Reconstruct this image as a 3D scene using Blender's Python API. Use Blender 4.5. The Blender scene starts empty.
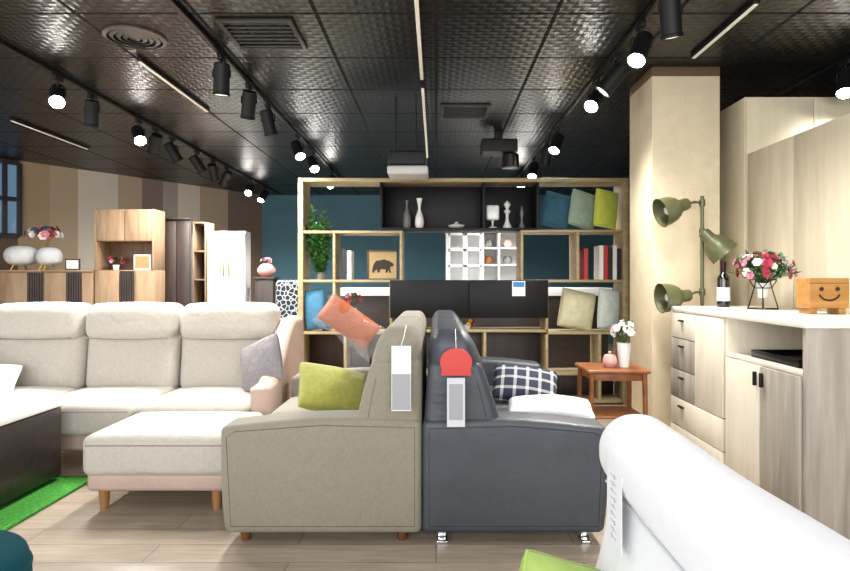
import bpy, bmesh, math, random
from mathutils import Vector, Matrix, Euler
random.seed(7)
C = bpy.context.scene
COL = C.collection
R = math.radians
F = 600.0; VX = 436.0; VY = 280.0; CH = 1.2
def PX(x, d): return (x - VX) * d / F
def PZ(y, d): return CH - (y - VY) * d / F

# ---------------------------------------------------------------- materials
def lin(h):
    h = h.lstrip('#'); o = []
    for i in (0, 2, 4):
        c = int(h[i:i+2], 16) / 255
        o.append(c / 12.92 if c <= .04045 else ((c + .055) / 1.055) ** 2.4)
    return o
def base_mat(name):
    m = bpy.data.materials.new(name); m.use_nodes = True
    nt = m.node_tree; b = nt.nodes['Principled BSDF']
    return m, nt, b
def mat(name, col, rough=.5, metal=0, bump=0, bs=200, var=0, vs=4, sheen=0, em=None, es=0, coat=0, stretch=(1, 1, 1), trans=0, alpha=1, spec=None, wr=0, ws=5):
    m, nt, b = base_mat(name)
    c = lin(col)
    b.inputs['Base Color'].default_value = (*c, 1)
    b.inputs['Roughness'].default_value = rough
    b.inputs['Metallic'].default_value = metal
    if spec is not None: b.inputs['Specular IOR Level'].default_value = spec
    if sheen: b.inputs['Sheen Weight'].default_value = sheen
    if coat: b.inputs['Coat Weight'].default_value = coat
    if trans: b.inputs['Transmission Weight'].default_value = trans
    if alpha < 1: b.inputs['Alpha'].default_value = alpha
    if em:
        b.inputs['Emission Color'].default_value = (*lin(em), 1); b.inputs['Emission Strength'].default_value = es
    if bump or var or wr:
        tc = nt.nodes.new('ShaderNodeTexCoord'); mp = nt.nodes.new('ShaderNodeMapping')
        mp.inputs['Scale'].default_value = stretch
        nt.links.new(tc.outputs['Object'], mp.inputs['Vector'])
    if var:
        n = nt.nodes.new('ShaderNodeTexNoise'); n.inputs['Scale'].default_value = vs; n.inputs['Detail'].default_value = 5
        nt.links.new(mp.outputs[0], n.inputs['Vector'])
        r = nt.nodes.new('ShaderNodeValToRGB')
        r.color_ramp.elements[0].position = .3; r.color_ramp.elements[1].position = .7
        r.color_ramp.elements[0].color = (*[x * (1 - var) for x in c], 1)
        r.color_ramp.elements[1].color = (*[min(1, x * (1 + var)) for x in c], 1)
        nt.links.new(n.outputs['Fac'], r.inputs[0]); nt.links.new(r.outputs[0], b.inputs['Base Color'])
    last = None
    if wr:
        n3 = nt.nodes.new('ShaderNodeTexNoise'); n3.inputs['Scale'].default_value = ws; n3.inputs['Detail'].default_value = 3; n3.inputs['Distortion'].default_value = .8
        nt.links.new(mp.outputs[0], n3.inputs['Vector'])
        b3 = nt.nodes.new('ShaderNodeBump'); b3.inputs['Strength'].default_value = wr; b3.inputs['Distance'].default_value = .03
        nt.links.new(n3.outputs['Fac'], b3.inputs['Height']); last = b3; nt.links.new(b3.outputs[0], b.inputs['Normal'])
    if bump:
        n2 = nt.nodes.new('ShaderNodeTexNoise'); n2.inputs['Scale'].default_value = bs; n2.inputs['Detail'].default_value = 2
        nt.links.new(mp.outputs[0], n2.inputs['Vector'])
        bp = nt.nodes.new('ShaderNodeBump'); bp.inputs['Strength'].default_value = bump; bp.inputs['Distance'].default_value = .004
        if last: nt.links.new(last.outputs[0], bp.inputs['Normal'])
        nt.links.new(n2.outputs['Fac'], bp.inputs['Height']); nt.links.new(bp.outputs[0], b.inputs['Normal'])
    return m
def wood(name, c1, c2, stretch=(14, 14, 1.2), rough=.45, sc=2.2):
    m, nt, b = base_mat(name)
    tc = nt.nodes.new('ShaderNodeTexCoord'); mp = nt.nodes.new('ShaderNodeMapping'); mp.inputs['Scale'].default_value = stretch
    n = nt.nodes.new('ShaderNodeTexNoise'); n.inputs['Scale'].default_value = sc; n.inputs['Detail'].default_value = 8; n.inputs['Distortion'].default_value = .6
    r = nt.nodes.new('ShaderNodeValToRGB'); r.color_ramp.elements[0].position = .32; r.color_ramp.elements[1].position = .68
    r.color_ramp.elements[0].color = (*lin(c1), 1); r.color_ramp.elements[1].color = (*lin(c2), 1)
    L = nt.links.new
    L(tc.outputs['Object'], mp.inputs['Vector']); L(mp.outputs[0], n.inputs['Vector']); L(n.outputs['Fac'], r.inputs[0]); L(r.outputs[0], b.inputs['Base Color'])
    b.inputs['Roughness'].default_value = rough
    return m
M = {}
M['olive'] = mat('taupe_fabric', '858070', .85, bump=.35, bs=300, var=.06, vs=60, sheen=.2, wr=.35, ws=4)
M['dark'] = mat('charcoal_leather', '3c4047', .46, bump=.3, bs=90, var=.04, vs=8, wr=.3, ws=4)
M['beige'] = mat('light_grey_linen', 'b7b1a6', .85, bump=.4, bs=260, var=.06, vs=50, sheen=.15, wr=.5, ws=6)
M['pink'] = mat('pale_pink_leather', 'b89f91', .55, bump=.25, bs=90, var=.06, vs=6, wr=.25)
M['whitelea'] = mat('white_upholstery', 'e0e1e5', .48, bump=.2, bs=120, spec=.35, wr=.3, ws=4)
M['greenp'] = mat('lime_fabric', '9a9a44', .8, bump=.3, bs=260, var=.1, vs=40, sheen=.3, wr=.5, ws=9)
M['greypil'] = mat('grey_pillow_fabric', '827e80', .85, bump=.3, bs=260, var=.12, vs=50, wr=.5, ws=9)
M['whitep'] = mat('white_pillow_fabric', 'd2d6d6', .85, bump=.3, bs=200, wr=.5, ws=9)
M['tealp'] = mat('teal_pillow_fabric', '24586c', .75, bump=.3, bs=200, var=.15, vs=20, sheen=.3, wr=.4, ws=9)
M['sagep'] = mat('sage_pillow_fabric', '8a9c88', .75, bump=.3, bs=200, var=.1, vs=20, sheen=.3, wr=.4, ws=9)
M['limep'] = mat('yellow_green_pillow_fabric', 'b2ba3e', .75, bump=.3, bs=200, var=.1, vs=20, sheen=.3, wr=.4, ws=9)
M['bluep'] = mat('steel_blue_pillow_fabric', '2f6480', .75, bump=.3, bs=200, var=.15, vs=20)
M['lbluep'] = mat('pale_blue_pillow_fabric', '86a6bc', .75, bump=.3, bs=200, var=.3, vs=30)
M['creamp'] = mat('cream_pillow_fabric', 'cfc9a6', .75, bump=.3, bs=200, var=.08, vs=20, wr=.4, ws=9)
M['pgrey'] = mat('pale_sage_pillow_fabric', 'b4bdb4', .75, bump=.3, bs=200, var=.08, vs=20, wr=.4, ws=9)
M['orangep'] = mat('terracotta_pillow_fabric', 'a8562a', .6, bump=.3, bs=200, var=.1, vs=20, wr=.5, ws=9)
M['shelfwood'] = wood('olive_tan_wood', '8c7c5a', 'a8976f', (2, 14, 14))
M['honey'] = wood('reddish_brown_wood', '6e3c1a', '8e5426', (6, 6, 6))
M['walnut'] = wood('leg_walnut', '5a3620', '7a4a2c')
M['legoak'] = wood('leg_oak', '94683c', 'b08250')
M['creamcab'] = wood('cream_oak', 'dad1bd', 'e6deca', (8, 8, 1), .5)
M['greycab'] = wood('grey_ash', '90887d', 'aea69a', (10, 10, .8), .55)
M['panelwood'] = wood('pale_panel_oak', 'c9bca2', 'd8cdb5', (9, 5, .7), .55)
M['panellight'] = wood('blond_panel', 'd8cbaa', 'e0d4b7', (9, 9, .7), .55)
M['pillar'] = mat('pillar_wallpaper', 'd9caab', .8, bump=.4, bs=60, var=.05, vs=12)
M['pillarcap'] = mat('pillar_cap_brown', '5e4a34', .8)
M['midwood'] = wood('mid_brown_wood', '866d54', 'a0866a', (8, 8, 1))
M['darkwood'] = wood('dark_brown_wood', '2c2320', '3c302a', (8, 8, 1))
M['black'] = mat('matt_black', '131314', .55, spec=.3)
M['blackboard'] = mat('black_lacquer_board', '0a0a0c', .5, spec=.25)
M['blackmetal'] = mat('black_metal', '151516', .35, metal=.4)
M['chrome'] = mat('chrome', 'd8dadd', .12, metal=1)
M['white'] = mat('white_lacquer', 'dededc', .35)
M['ceram'] = mat('white_ceramic', 'dededa', .25, coat=.4)
M['gceram'] = mat('grey_ceramic', '6c6a66', .4)
M['acpanel'] = mat('pale_grey_plastic', 'b8b8b6', .5)
M['whitetop'] = mat('white_stone_top', 'e9e9e6', .22, coat=.3)
M['cabwhite'] = mat('countertop_cream', 'e7e2d6', .35)
M['tablebody'] = wood('table_dark_wood', '241e1d', '342c2a', (2, 14, 14), .35)
M['teal'] = mat('teal_wall_paint', '456c7b', .85, var=.05, vs=2)
M['tealpouf'] = mat('teal_velvet', '0f4450', .95, bump=.3, bs=300, spec=.15)
M['clear'] = mat('clear_plastic', 'f2f4f6', .1, alpha=.09, spec=.9, wr=1, ws=12)
M['pane'] = mat('cabinet_glass', 'f2f4f6', .05, alpha=.1, spec=.8)
M['red'] = mat('red_plastic', 'b8281f', .4)
M['greytag'] = mat('grey_print', '96979a', .7)
M['faint'] = mat('faint_grey_print', 'a9acb2', .7)
M['paper'] = mat('white_paper', 'e4e4e2', .6)
M['tagcard'] = mat('tag_card_grey', 'c2c3c6', .6)
M['bluecard'] = mat('blue_print', '2f7fc0', .6)
M['leaf'] = mat('leaf_green', '3a6a2c', .55, var=.3, vs=20)
M['leafd'] = mat('dark_leaf_green', '254a20', .55, var=.3, vs=20)
M['fl_pink'] = mat('pink_petal', 'd4809a', .6)
M['fl_red'] = mat('crimson_petal', '9e2740', .6)
M['fl_white'] = mat('white_petal', 'ece4e0', .6)
M['fl_yellow'] = mat('yellow_petal', 'd9a62c', .6)
M['lampgreen'] = mat('olive_green_enamel', '5a5c3c', .38, metal=.2)
M['winebot'] = mat('dark_bottle_glass', '0d120c', .08, coat=.5)
M['foil'] = mat('burgundy_foil', '2a0d12', .35, metal=.5)
M['smile'] = wood('amber_wood', '9a6a30', 'b38344', (1.5, 12, 12))
M['lens'] = mat('spot_lens_lit', 'ffffff', .3, em='fff9f2', es=70)
M['lensdim'] = mat('spot_lens', 'fff2da', .3, em='fff0d8', es=2)
M['strip'] = mat('strip_diffuser', 'c8c4b8', .5, em='fff4e0', es=.22)
M['vent'] = mat('vent_dark_metal', '2b2724', .5, metal=.3)
M['gold'] = mat('brushed_gold', 'b08a45', .3, metal=1)
M['pages'] = mat('book_pages', 'e3ddcc', .8)
M['bookred'] = mat('book_red', 'b02822', .5)
M['bookblack'] = mat('book_black', '1c1c1e', .5)
M['bookwhite'] = mat('book_white', 'dcdad4', .5)
M['tanpic'] = mat('picture_tan', 'a08a5e', .8, var=.1, vs=6)
M['bear'] = mat('picture_dark_brown', '2a2018', .8)
M['peach'] = mat('pink_pot_glaze', 'd09a92', .3)

def plaid():
    m, nt, b = base_mat('navy_plaid_fabric'); L = nt.links.new
    tc = nt.nodes.new('ShaderNodeTexCoord'); sp = nt.nodes.new('ShaderNodeSeparateXYZ'); L(tc.outputs['Object'], sp.inputs[0])
    outs = []
    for ax in (0, 2):
        mu = nt.nodes.new('ShaderNodeMath'); mu.operation = 'MULTIPLY'; mu.inputs[1].default_value = 13; L(sp.outputs[ax], mu.inputs[0])
        fr = nt.nodes.new('ShaderNodeMath'); fr.operation = 'FRACT'; L(mu.outputs[0], fr.inputs[0])
        lt = nt.nodes.new('ShaderNodeMath'); lt.operation = 'LESS_THAN'; lt.inputs[1].default_value = .25; L(fr.outputs[0], lt.inputs[0]); outs.append(lt)
    ad = nt.nodes.new('ShaderNodeMath'); ad.operation = 'ADD'; L(outs[0].outputs[0], ad.inputs[0]); L(outs[1].outputs[0], ad.inputs[1])
    hf = nt.nodes.new('ShaderNodeMath'); hf.operation = 'MULTIPLY'; hf.inputs[1].default_value = .5; L(ad.outputs[0], hf.inputs[0])
    r = nt.nodes.new('ShaderNodeValToRGB'); r.color_ramp.elements[0].color = (*lin('20283c'), 1); r.color_ramp.elements[1].color = (*lin('c8c8c4'), 1)
    L(hf.outputs[0], r.inputs[0]); L(r.outputs[0], b.inputs['Base Color']); b.inputs['Roughness'].default_value = .85
    return m
M['plaid'] = plaid()
def spotted():
    m, nt, b = base_mat('black_white_pattern_fabric'); L = nt.links.new
    tc = nt.nodes.new('ShaderNodeTexCoord'); v = nt.nodes.new('ShaderNodeTexVoronoi'); v.feature = 'DISTANCE_TO_EDGE'; v.inputs['Scale'].default_value = 17
    L(tc.outputs['Object'], v.inputs['Vector'])
    r = nt.nodes.new('ShaderNodeValToRGB'); r.color_ramp.interpolation = 'CONSTANT'; r.color_ramp.elements[0].color = (*lin('9aa4ae'), 1); r.color_ramp.elements[1].position = .085; r.color_ramp.elements[1].color = (*lin('16181c'), 1)
    L(v.outputs['Distance'], r.inputs[0]); L(r.outputs[0], b.inputs['Base Color']); b.inputs['Roughness'].default_value = .8
    return m
M['zebra'] = spotted()
def floor_mat():
    m, nt, b = base_mat('grey_oak_planks'); L = nt.links.new
    tc = nt.nodes.new('ShaderNodeTexCoord')
    br = nt.nodes.new('ShaderNodeTexBrick'); br.inputs['Scale'].default_value = 1; br.inputs['Brick Width'].default_value = 1.25; br.inputs['Row Height'].default_value = .17
    br.inputs['Mortar Size'].default_value = .002; br.inputs['Color1'].default_value = (*lin('bcad9b'), 1); br.inputs['Color2'].default_value = (*lin('a99a89'), 1); br.inputs['Mortar'].default_value = (*lin('6a6054'), 1)
    L(tc.outputs['Object'], br.inputs['Vector'])
    mp = nt.nodes.new('ShaderNodeMapping'); mp.inputs['Scale'].default_value = (1.6, 18, 1); L(tc.outputs['Object'], mp.inputs[0])
    n = nt.nodes.new('ShaderNodeTexNoise'); n.inputs['Scale'].default_value = 2; n.inputs['Detail'].default_value = 8; n.inputs['Distortion'].default_value = .8; L(mp.outputs[0], n.inputs['Vector'])
    r = nt.nodes.new('ShaderNodeValToRGB'); r.color_ramp.elements[0].position = .32; r.color_ramp.elements[1].position = .68; r.color_ramp.elements[0].color = (.76, .74, .71, 1); r.color_ramp.elements[1].color = (1.06, 1.06, 1.06, 1)
    L(n.outputs['Fac'], r.inputs[0])
    mx = nt.nodes.new('ShaderNodeMix'); mx.data_type = 'RGBA'; mx.blend_type = 'MULTIPLY'; mx.inputs[0].default_value = 1
    L(br.outputs['Color'], mx.inputs[6]); L(r.outputs[0], mx.inputs[7]); L(mx.outputs[2], b.inputs['Base Color'])
    b.inputs['Roughness'].default_value = .28
    bp = nt.nodes.new('ShaderNodeBump'); bp.inputs['Strength'].default_value = .15; bp.inputs['Distance'].default_value = .003; L(n.outputs['Fac'], bp.inputs['Height']); L(bp.outputs[0], b.inputs['Normal'])
    return m
M['floor'] = floor_mat()
def ceil_mat():
    m, nt, b = base_mat('black_embossed_ceiling_tiles'); L = nt.links.new
    tc = nt.nodes.new('ShaderNodeTexCoord')
    br = nt.nodes.new('ShaderNodeTexBrick'); br.offset = 0; br.inputs['Scale'].default_value = 1; br.inputs['Brick Width'].default_value = .72; br.inputs['Row Height'].default_value = .72
    br.inputs['Mortar Size'].default_value = .013; br.inputs['Mortar Smooth'].default_value = 0; br.inputs['Color1'].default_value = (*lin('191716'), 1); br.inputs['Color2'].default_value = (*lin('121010'), 1); br.inputs['Mortar'].default_value = (*lin('020202'), 1)
    L(tc.outputs['Object'], br.inputs['Vector']); L(br.outputs['Color'], b.inputs['Base Color'])
    ch = nt.nodes.new('ShaderNodeTexChecker'); ch.inputs['Scale'].default_value = 1 / .05; L(tc.outputs['Object'], ch.inputs['Vector'])
    ws = []
    for d in ('X', 'Y'):
        w = nt.nodes.new('ShaderNodeTexWave'); w.bands_direction = d; w.inputs['Scale'].default_value = 6.283; w.inputs['Distortion'].default_value = .2; L(tc.outputs['Object'], w.inputs['Vector']); ws.append(w)
    mx = nt.nodes.new('ShaderNodeMix'); mx.data_type = 'FLOAT'; L(ch.outputs['Fac'], mx.inputs[0]); L(ws[0].outputs['Fac'], mx.inputs[2]); L(ws[1].outputs['Fac'], mx.inputs[3])
    bp = nt.nodes.new('ShaderNodeBump'); bp.inputs['Strength'].default_value = .5; bp.inputs['Distance'].default_value = .0038; L(mx.outputs[0], bp.inputs['Height']); L(bp.outputs[0], b.inputs['Normal'])
    rr = nt.nodes.new('ShaderNodeMath'); rr.operation = 'MULTIPLY_ADD'; rr.inputs[1].default_value = .55; rr.inputs[2].default_value = .33; L(br.outputs['Fac'], rr.inputs[0]); L(rr.outputs[0], b.inputs['Roughness'])
    b.inputs['Specular IOR Level'].default_value = .36
    return m
M['ceil'] = ceil_mat()
M['rug'] = mat('grass_green_pile', '3f9430', .95, bump=1, bs=150, var=.35, vs=60)

# ---------------------------------------------------------------- geometry helpers
def wloc(o):
    v = Vector((0, 0, 0))
    while o: v += o.location; o = o.parent
    return v
def rpts(h, r, seg, mid):
    core = h - r
    if r <= 0: out = [h]
    else: out = [core + r * math.tan(R(45) * k / seg) for k in range(1, seg + 1)]
    mids = [(-core + 2 * core * i / (mid + 1)) for i in range(mid + 2)]
    if r <= 0: return mids
    return [-x for x in reversed(out)] + mids + out
class MB:
    def __init__(s): s.v = []; s.f = []
    def add(s, vs, fs, T=None):
        n = len(s.v)
        s.v += [(T @ Vector(p)) if T else Vector(p) for p in vs]
        s.f += [tuple(i + n for i in q) for q in fs]
        return s
    def rbox(s, c, size, r=.0, seg=3, mid=0, fn=None, T=None):
        h = [max(a / 2, 1e-4) for a in size]; r = min(r, min(h) * .98)
        if isinstance(mid, int): mid = (mid,) * 3
        ls = [rpts(h[i], r, seg, mid[i]) for i in range(3)]
        vs = []; key = {}; fs = []
        def vid(p):
            q = [max(-(h[i] - r), min(h[i] - r, p[i])) for i in range(3)]
            if r > 0:
                d = Vector([p[i] - q[i] for i in range(3)])
                if d.length > 0: d = d.normalized() * r
                w = Vector(q) + d
            else: w = Vector(p)
            k = (round(p[0], 5), round(p[1], 5), round(p[2], 5))
            if k not in key:
                key[k] = len(vs)
                if fn: w = Vector(fn(w, h))
                vs.append(w + Vector(c))
            return key[k]
        for ax in range(3):
            a, b = [(1, 2), (2, 0), (0, 1)][ax]
            for sg in (-1, 1):
                for i in range(len(ls[a]) - 1):
                    for j in range(len(ls[b]) - 1):
                        q = []
                        for (ii, jj) in ((i, j), (i + 1, j), (i + 1, j + 1), (i, j + 1)):
                            p = [0, 0, 0]; p[ax] = sg * h[ax]; p[a] = ls[a][ii]; p[b] = ls[b][jj]; q.append(vid(p))
                        if sg < 0: q.reverse()
                        if len(set(q)) >= 3: fs.append(tuple(q))
        return s.add(vs, fs, T)
    def bx(s, x0, x1, y0, y1, z0, z1, r=.002, seg=1, mid=0, fn=None, T=None):
        if x0 > x1: x0, x1 = x1, x0
        if y0 > y1: y0, y1 = y1, y0
        if z0 > z1: z0, z1 = z1, z0
        return s.rbox(((x0 + x1) / 2, (y0 + y1) / 2, (z0 + z1) / 2), (x1 - x0, y1 - y0, z1 - z0), r, seg, mid, fn, T)
    def lathe(s, prof, n=24, c=(0, 0, 0), T=None, cap=True):
        vs = []; fs = []
        for (r, z) in prof:
            for k in range(n):
                a = 2 * math.pi * k / n; vs.append((c[0] + r * math.cos(a), c[1] + r * math.sin(a), c[2] + z))
        for i in range(len(prof) - 1):
            for k in range(n):
                fs.append((i * n + k, i * n + (k + 1) % n, (i + 1) * n + (k + 1) % n, (i + 1) * n + k))
        if cap:
            if prof[0][0] > 1e-5: fs.append(tuple(reversed(range(n))))
            if prof[-1][0] > 1e-5: fs.append(tuple((len(prof) - 1) * n + k for k in range(n)))
        return s.add(vs, fs, T)
    def tube(s, pts, r, n=8, closed=False, T=None):
        P = [Vector(p) for p in pts]; m = len(P); vs = []; fs = []
        rr = r if isinstance(r, (list, tuple)) else [r] * m
        up = None
        for i in range(m):
            a = P[(i - 1) % m] if (closed or i) else P[i]; b = P[(i + 1) % m] if (closed or i < m - 1) else P[i]
            t = (b - a).normalized()
            if up is None: up = t.orthogonal().normalized()
            else:
                up = (up - t * up.dot(t))
                up = up.normalized() if up.length > 1e-6 else t.orthogonal().normalized()
            w = t.cross(up)
            for k in range(n):
                g = 2 * math.pi * k / n; vs.append(P[i] + (up * math.cos(g) + w * math.sin(g)) * rr[i])
        for i in range(m if closed else m - 1):
            j = (i + 1) % m
            for k in range(n): fs.append((i * n + k, i * n + (k + 1) % n, j * n + (k + 1) % n, j * n + k))
        if not closed: fs.append(tuple(reversed(range(n)))); fs.append(tuple((m - 1) * n + k for k in range(n)))
        return s.add(vs, fs, T)
    def pillow(s, w, h, t, n=16, pinch=.05, T=None):
        vs = []; fs = []; key = {}
        for sd in (-1, 1):
            for i in range(n + 1):
                for j in range(n + 1):
                    u = math.sin(math.pi / 2 * (2 * i / n - 1)); v = math.sin(math.pi / 2 * (2 * j / n - 1))
                    k = (i, j, 0 if (i in (0, n) or j in (0, n)) else sd)
                    if k in key: continue
                    th = t / 2 * (max(0, (1 - u * u) * (1 - v * v))) ** .36
                    th *= 1 + .06 * math.sin(5 * u + 2 * sd) * math.sin(4 * v + 1)
                    cr = 1 - .05 * (u * v) ** 4
                    key[k] = len(vs); vs.append((w / 2 * u * (1 - pinch * (1 - v * v)) * cr, sd * th, h / 2 * v * (1 - pinch * (1 - u * u)) * cr))
            for i in range(n):
                for j in range(n):
                    q = []
                    for (a, b) in ((i, j), (i + 1, j), (i + 1, j + 1), (i, j + 1)):
                        q.append(key[(a, b, 0 if (a in (0, n) or b in (0, n)) else sd)])
                    if sd > 0: q.reverse()
                    fs.append(tuple(q))
        return s.add(vs, fs, T)
    def prism(s, poly, axis, a0, a1, T=None):
        n = len(poly); vs = []
        for a in (a0, a1):
            for (p, q) in poly:
                v = [p, q]; v.insert(axis, a); vs.append(v)
        fs = [tuple(range(n)), tuple(reversed(range(n, 2 * n)))] + [(i, i + n, (i + 1) % n + n, (i + 1) % n) for i in range(n)]
        return s.add(vs, fs, T)
    def build(s, name, m, parent=None, origin=None, kind=None, sharp=38):
        me = bpy.data.meshes.new(name)
        off = wloc(parent) if parent else Vector(origin or (0, 0, 0))
        me.from_pydata([tuple(Vector(p) - off) for p in s.v], [], s.f)
        bm = bmesh.new(); bm.from_mesh(me); bmesh.ops.recalc_face_normals(bm, faces=bm.faces); bm.to_mesh(me); bm.free()
        for p in me.polygons: p.use_smooth = True
        me.set_sharp_from_angle(angle=R(sharp))
        me.materials.append(m)
        o = bpy.data.objects.new(name, me); COL.objects.link(o)
        if parent: o.parent = parent
        else: o.location = off
        if kind: o['kind'] = kind
        return o
def B(*a, **k): return MB().bx(*a, **k)
def thing(name, label, cat, loc=(0, 0, 0), group=None):
    o = bpy.data.objects.new(name, None); o.empty_display_size = .1; COL.objects.link(o); o.location = loc
    o['label'] = label; o['category'] = cat
    if group: o['group'] = group
    return o
def tag(o, label, cat, group=None):
    o['label'] = label; o['category'] = cat
    if group: o['group'] = group
    return o
def dup(o, parent=None, label=None, group=None):
    c = o.copy(); COL.objects.link(c)
    if parent: c.parent = parent
    for ch in list(o.children): dup(ch, c)
    if label: c['label'] = label
    if group: c['group'] = group
    return c
def rails(poly, r=.004): return MB().tube(poly, r, 6, closed=True)

# ---------------------------------------------------------------- camera
cam = bpy.data.cameras.new('camera'); co = bpy.data.objects.new('camera', cam); COL.objects.link(co)
co.location = (0, 0, CH); co.rotation_euler = (R(90), 0, 0)
cam.sensor_width = 36; cam.lens = F / 850 * 36; cam.shift_x = -(VX - 425) / 850; cam.shift_y = -(285.5 - VY) / 850
cam.clip_start = .05
C.camera = co
C.view_settings.view_transform = 'Standard'
C.view_settings.look = 'None'
C.view_settings.exposure = 0.12

# ---------------------------------------------------------------- room
HC = 2.8
B(-7.2, 3.9, -3, 11.5, -.1, 0, r=0).build('floor', M['floor'], kind='structure')
B(-7.2, 3.9, -3, 11.5, HC, HC + .1, r=0).build('ceiling', M['ceil'], kind='structure')
B(-3.4, 3.9, 11.3, 11.45, 0, HC, r=0).build('wall_back', M['teal'], kind='structure')
B(3.6, 3.75, -3, 11.3, 0, HC, r=0).build('wall_right', mat('right_wall_dark', '2a2623', .8, var=.1, vs=2), kind='structure')
Bp = Vector((-3.27, 11.3)); Ap = Vector((-6.9, 6.22)); u = (Ap - Bp).normalized()
def sray(px):
    k = (px - VX) / F
    return (k * Bp.y - Bp.x) / (u.x - k * u.y)
stripes = [(262, 228, '6b5d53'), (228, 200, 'a29280'), (200, 178, 'c2bbae'), (178, 163, '958f86'), (163, 142, '776860'), (142, 118, 'a69581'), (118, 78, 'c6bfb2'), (78, 50, 'aa9880'), (50, 18, '9e8a6e'), (18, -60, '5b4a3a')]
me = bpy.data.meshes.new('wall_left'); vs = []; fs = []
for i, (a, b, c) in enumerate(stripes):
    s0 = max(0, sray(a)); s1 = sray(b) if b > -50 else (Ap - Bp).length
    p0 = Bp + u * s0; p1 = Bp + u * s1; n = len(vs)
    vs += [(p0.x, p0.y, 0), (p1.x, p1.y, 0), (p1.x, p1.y, HC), (p0.x, p0.y, HC)]; fs.append((n, n + 1, n + 2, n + 3))
    me.materials.append(mat('wall_stripe', c, .8, bump=.2, bs=60))
me.from_pydata(vs, [], fs)
for i, p in enumerate(me.polygons): p.material_index = i
wl = bpy.data.objects.new('wall_left', me); COL.objects.link(wl); wl['kind'] = 'structure'
B(-7.05, -6.9, -3, 6.3, 0, HC, r=0).build('wall_left_side', mat('left_wall_brown', '6b5541', .8), kind='structure')
def onwall(px): s_ = sray(px); return Bp + u * s_
wp0 = onwall(18); wp1 = onwall(-12)
wn = thing('window_1', 'window', 'window'); del wn['label']; del wn['category']; wn['kind'] = 'structure'
wdir = (wp1 - wp0).normalized(); nrm = Vector((-wdir.y, wdir.x))
if nrm.y > 0: nrm = -nrm
T = Matrix.Translation((wp0.x + nrm.x * .03, wp0.y + nrm.y * .03, 0)) @ Matrix.Rotation(math.atan2(wdir.y, wdir.x), 4, 'Z')
WL = (wp1 - wp0).length; d0 = wp0.y
z0, z1 = PZ(236, d0), PZ(164, d0)
b_ = MB()
for x in (0, WL / 2, WL): b_.bx(x - .03, x + .03, -.03, .03, z0, z1, T=T)
for z in (z0, (z0 + z1) / 2, z1): b_.bx(0, WL, -.03, .03, z - .03, z + .03, T=T)
b_.build('window_frame', mat('window_frame_dark', '2c2a30', .5), wn)
B(0.0, WL, -.01, .005, z0, z1, T=T).build('window_pane', mat('window_pane_daylight', '4a6478', .1, em='6f8ca8', es=.5), wn)
B(1.62, 2.13, 4.5, 5.02, 0, PZ(76, 4.5), r=.004).build('wall_pillar', M['pillar'], kind='structure')
B(1.62, 2.13, 4.5, 5.02, PZ(76, 4.5), HC, r=.002).build('trim_1', M['pillarcap'], kind='structure')
t = thing('wardrobe', 'tall blond wood wardrobe standing between the square pillar and the grain panels', 'wardrobe', (2.7, 4.66, 0))
B(2.3, 3.3, 4.47, 4.86, 0.06, PZ(97, 4.47), r=.003).build('body', M['panellight'], t)
B(2.305, 2.8, 4.45, 4.469, .08, PZ(97, 4.47) - .02, r=.003).build('door', M['panellight'], t)
B(2.805, 3.295, 4.45, 4.469, .08, PZ(97, 4.47) - .02, r=.003).build('door', M['panellight'], t)
B(2.32, 3.28, 4.5, 4.84, 0, .06).build('plinth', M['darkwood'], t)
t = thing('partition', 'long pale wood grain partition of tall panels behind the sideboards', 'partition', (2.34, 3.2, 0))
ys = [4.43, 3.86, 3.3, 2.7, 2.1]
for a, b in zip(ys, ys[1:]): B(2.3, 2.34, b + .003, a - .003, 0, 2.13, r=.002).build('panel', M['panelwood'], t)
B(2.342, 2.38, 2.1, 4.43, 0, 2.1).build('backing_frame', M['darkwood'], t)

# ---------------------------------------------------------------- bookcase (room divider)
D = 5.77; DB = .32
bc = thing('bookcase', 'wide olive tan open bookcase dividing the room behind the back to back sofas', 'bookcase', (PX(463, D), D + .15, 0))
th = .026
def X(p): return PX(p, D)
def Z(p): return PZ(p, D)
def hb(x0, x1, y, m='shelfwood', name='shelf', t_=th): return B(X(x0), X(x1), D, D + DB, Z(y) - t_ / 2, Z(y) + t_ / 2).build(name, M[m], bc)
def vb(x, y0, y1, m='shelfwood', name='divider', t_=th): return B(X(x) - t_ / 2, X(x) + t_ / 2, D, D + DB, Z(y1) + th / 2, Z(y0) - th / 2).build(name, M[m], bc)
FLY = 280 + 1.2 * F / D
B(X(298), X(628.5), D - .005, D + DB, Z(178) - .035, Z(178)).build('top_board', M['shelfwood'], bc)
for x in (300.5, 626): B(X(x) - .025, X(x) + .025, D - .005, D + DB, 0, Z(178) - .036).build('side_panel', M['shelfwood'], bc)
hb(381, 537, 229, 'blackboard')
hb(303, 333, 232); hb(333, 403, 232); hb(521, 623, 231)
hb(303, 403, 281); hb(521, 623, 281)
hb(303, 390, 333); hb(548, 623, 333)
hb(390, 548, 331); hb(303, 623, 374); hb(303, 623, FLY - 3)
vb(334, 232, 281); vb(401, 232, 281); vb(522, 231, 281); vb(578, 231, 281)
vb(381, 181, 229, 'blackboard'); vb(484, 181, 229, 'blackboard'); vb(538, 181, 231, 'blackboard')
vb(334, 281, 333); vb(391, 281, 331); vb(547, 281, 333); vb(391, 333, 374); vb(547, 333, 374); vb(485, 331, 374); vb(345, 333, 374); vb(600, 333, 374)
for x in (345, 391, 440, 485, 547, 600): vb(x, 374, FLY - 3)
B(X(381), X(538), D + DB - .012, D + DB, Z(228), Z(182)).build('back_panel', M['blackboard'], bc)
B(X(391), X(547), D + DB - .012, D + DB, Z(FLY - 4), Z(332)).build('back_panel', M['darkwood'], bc)
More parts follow.
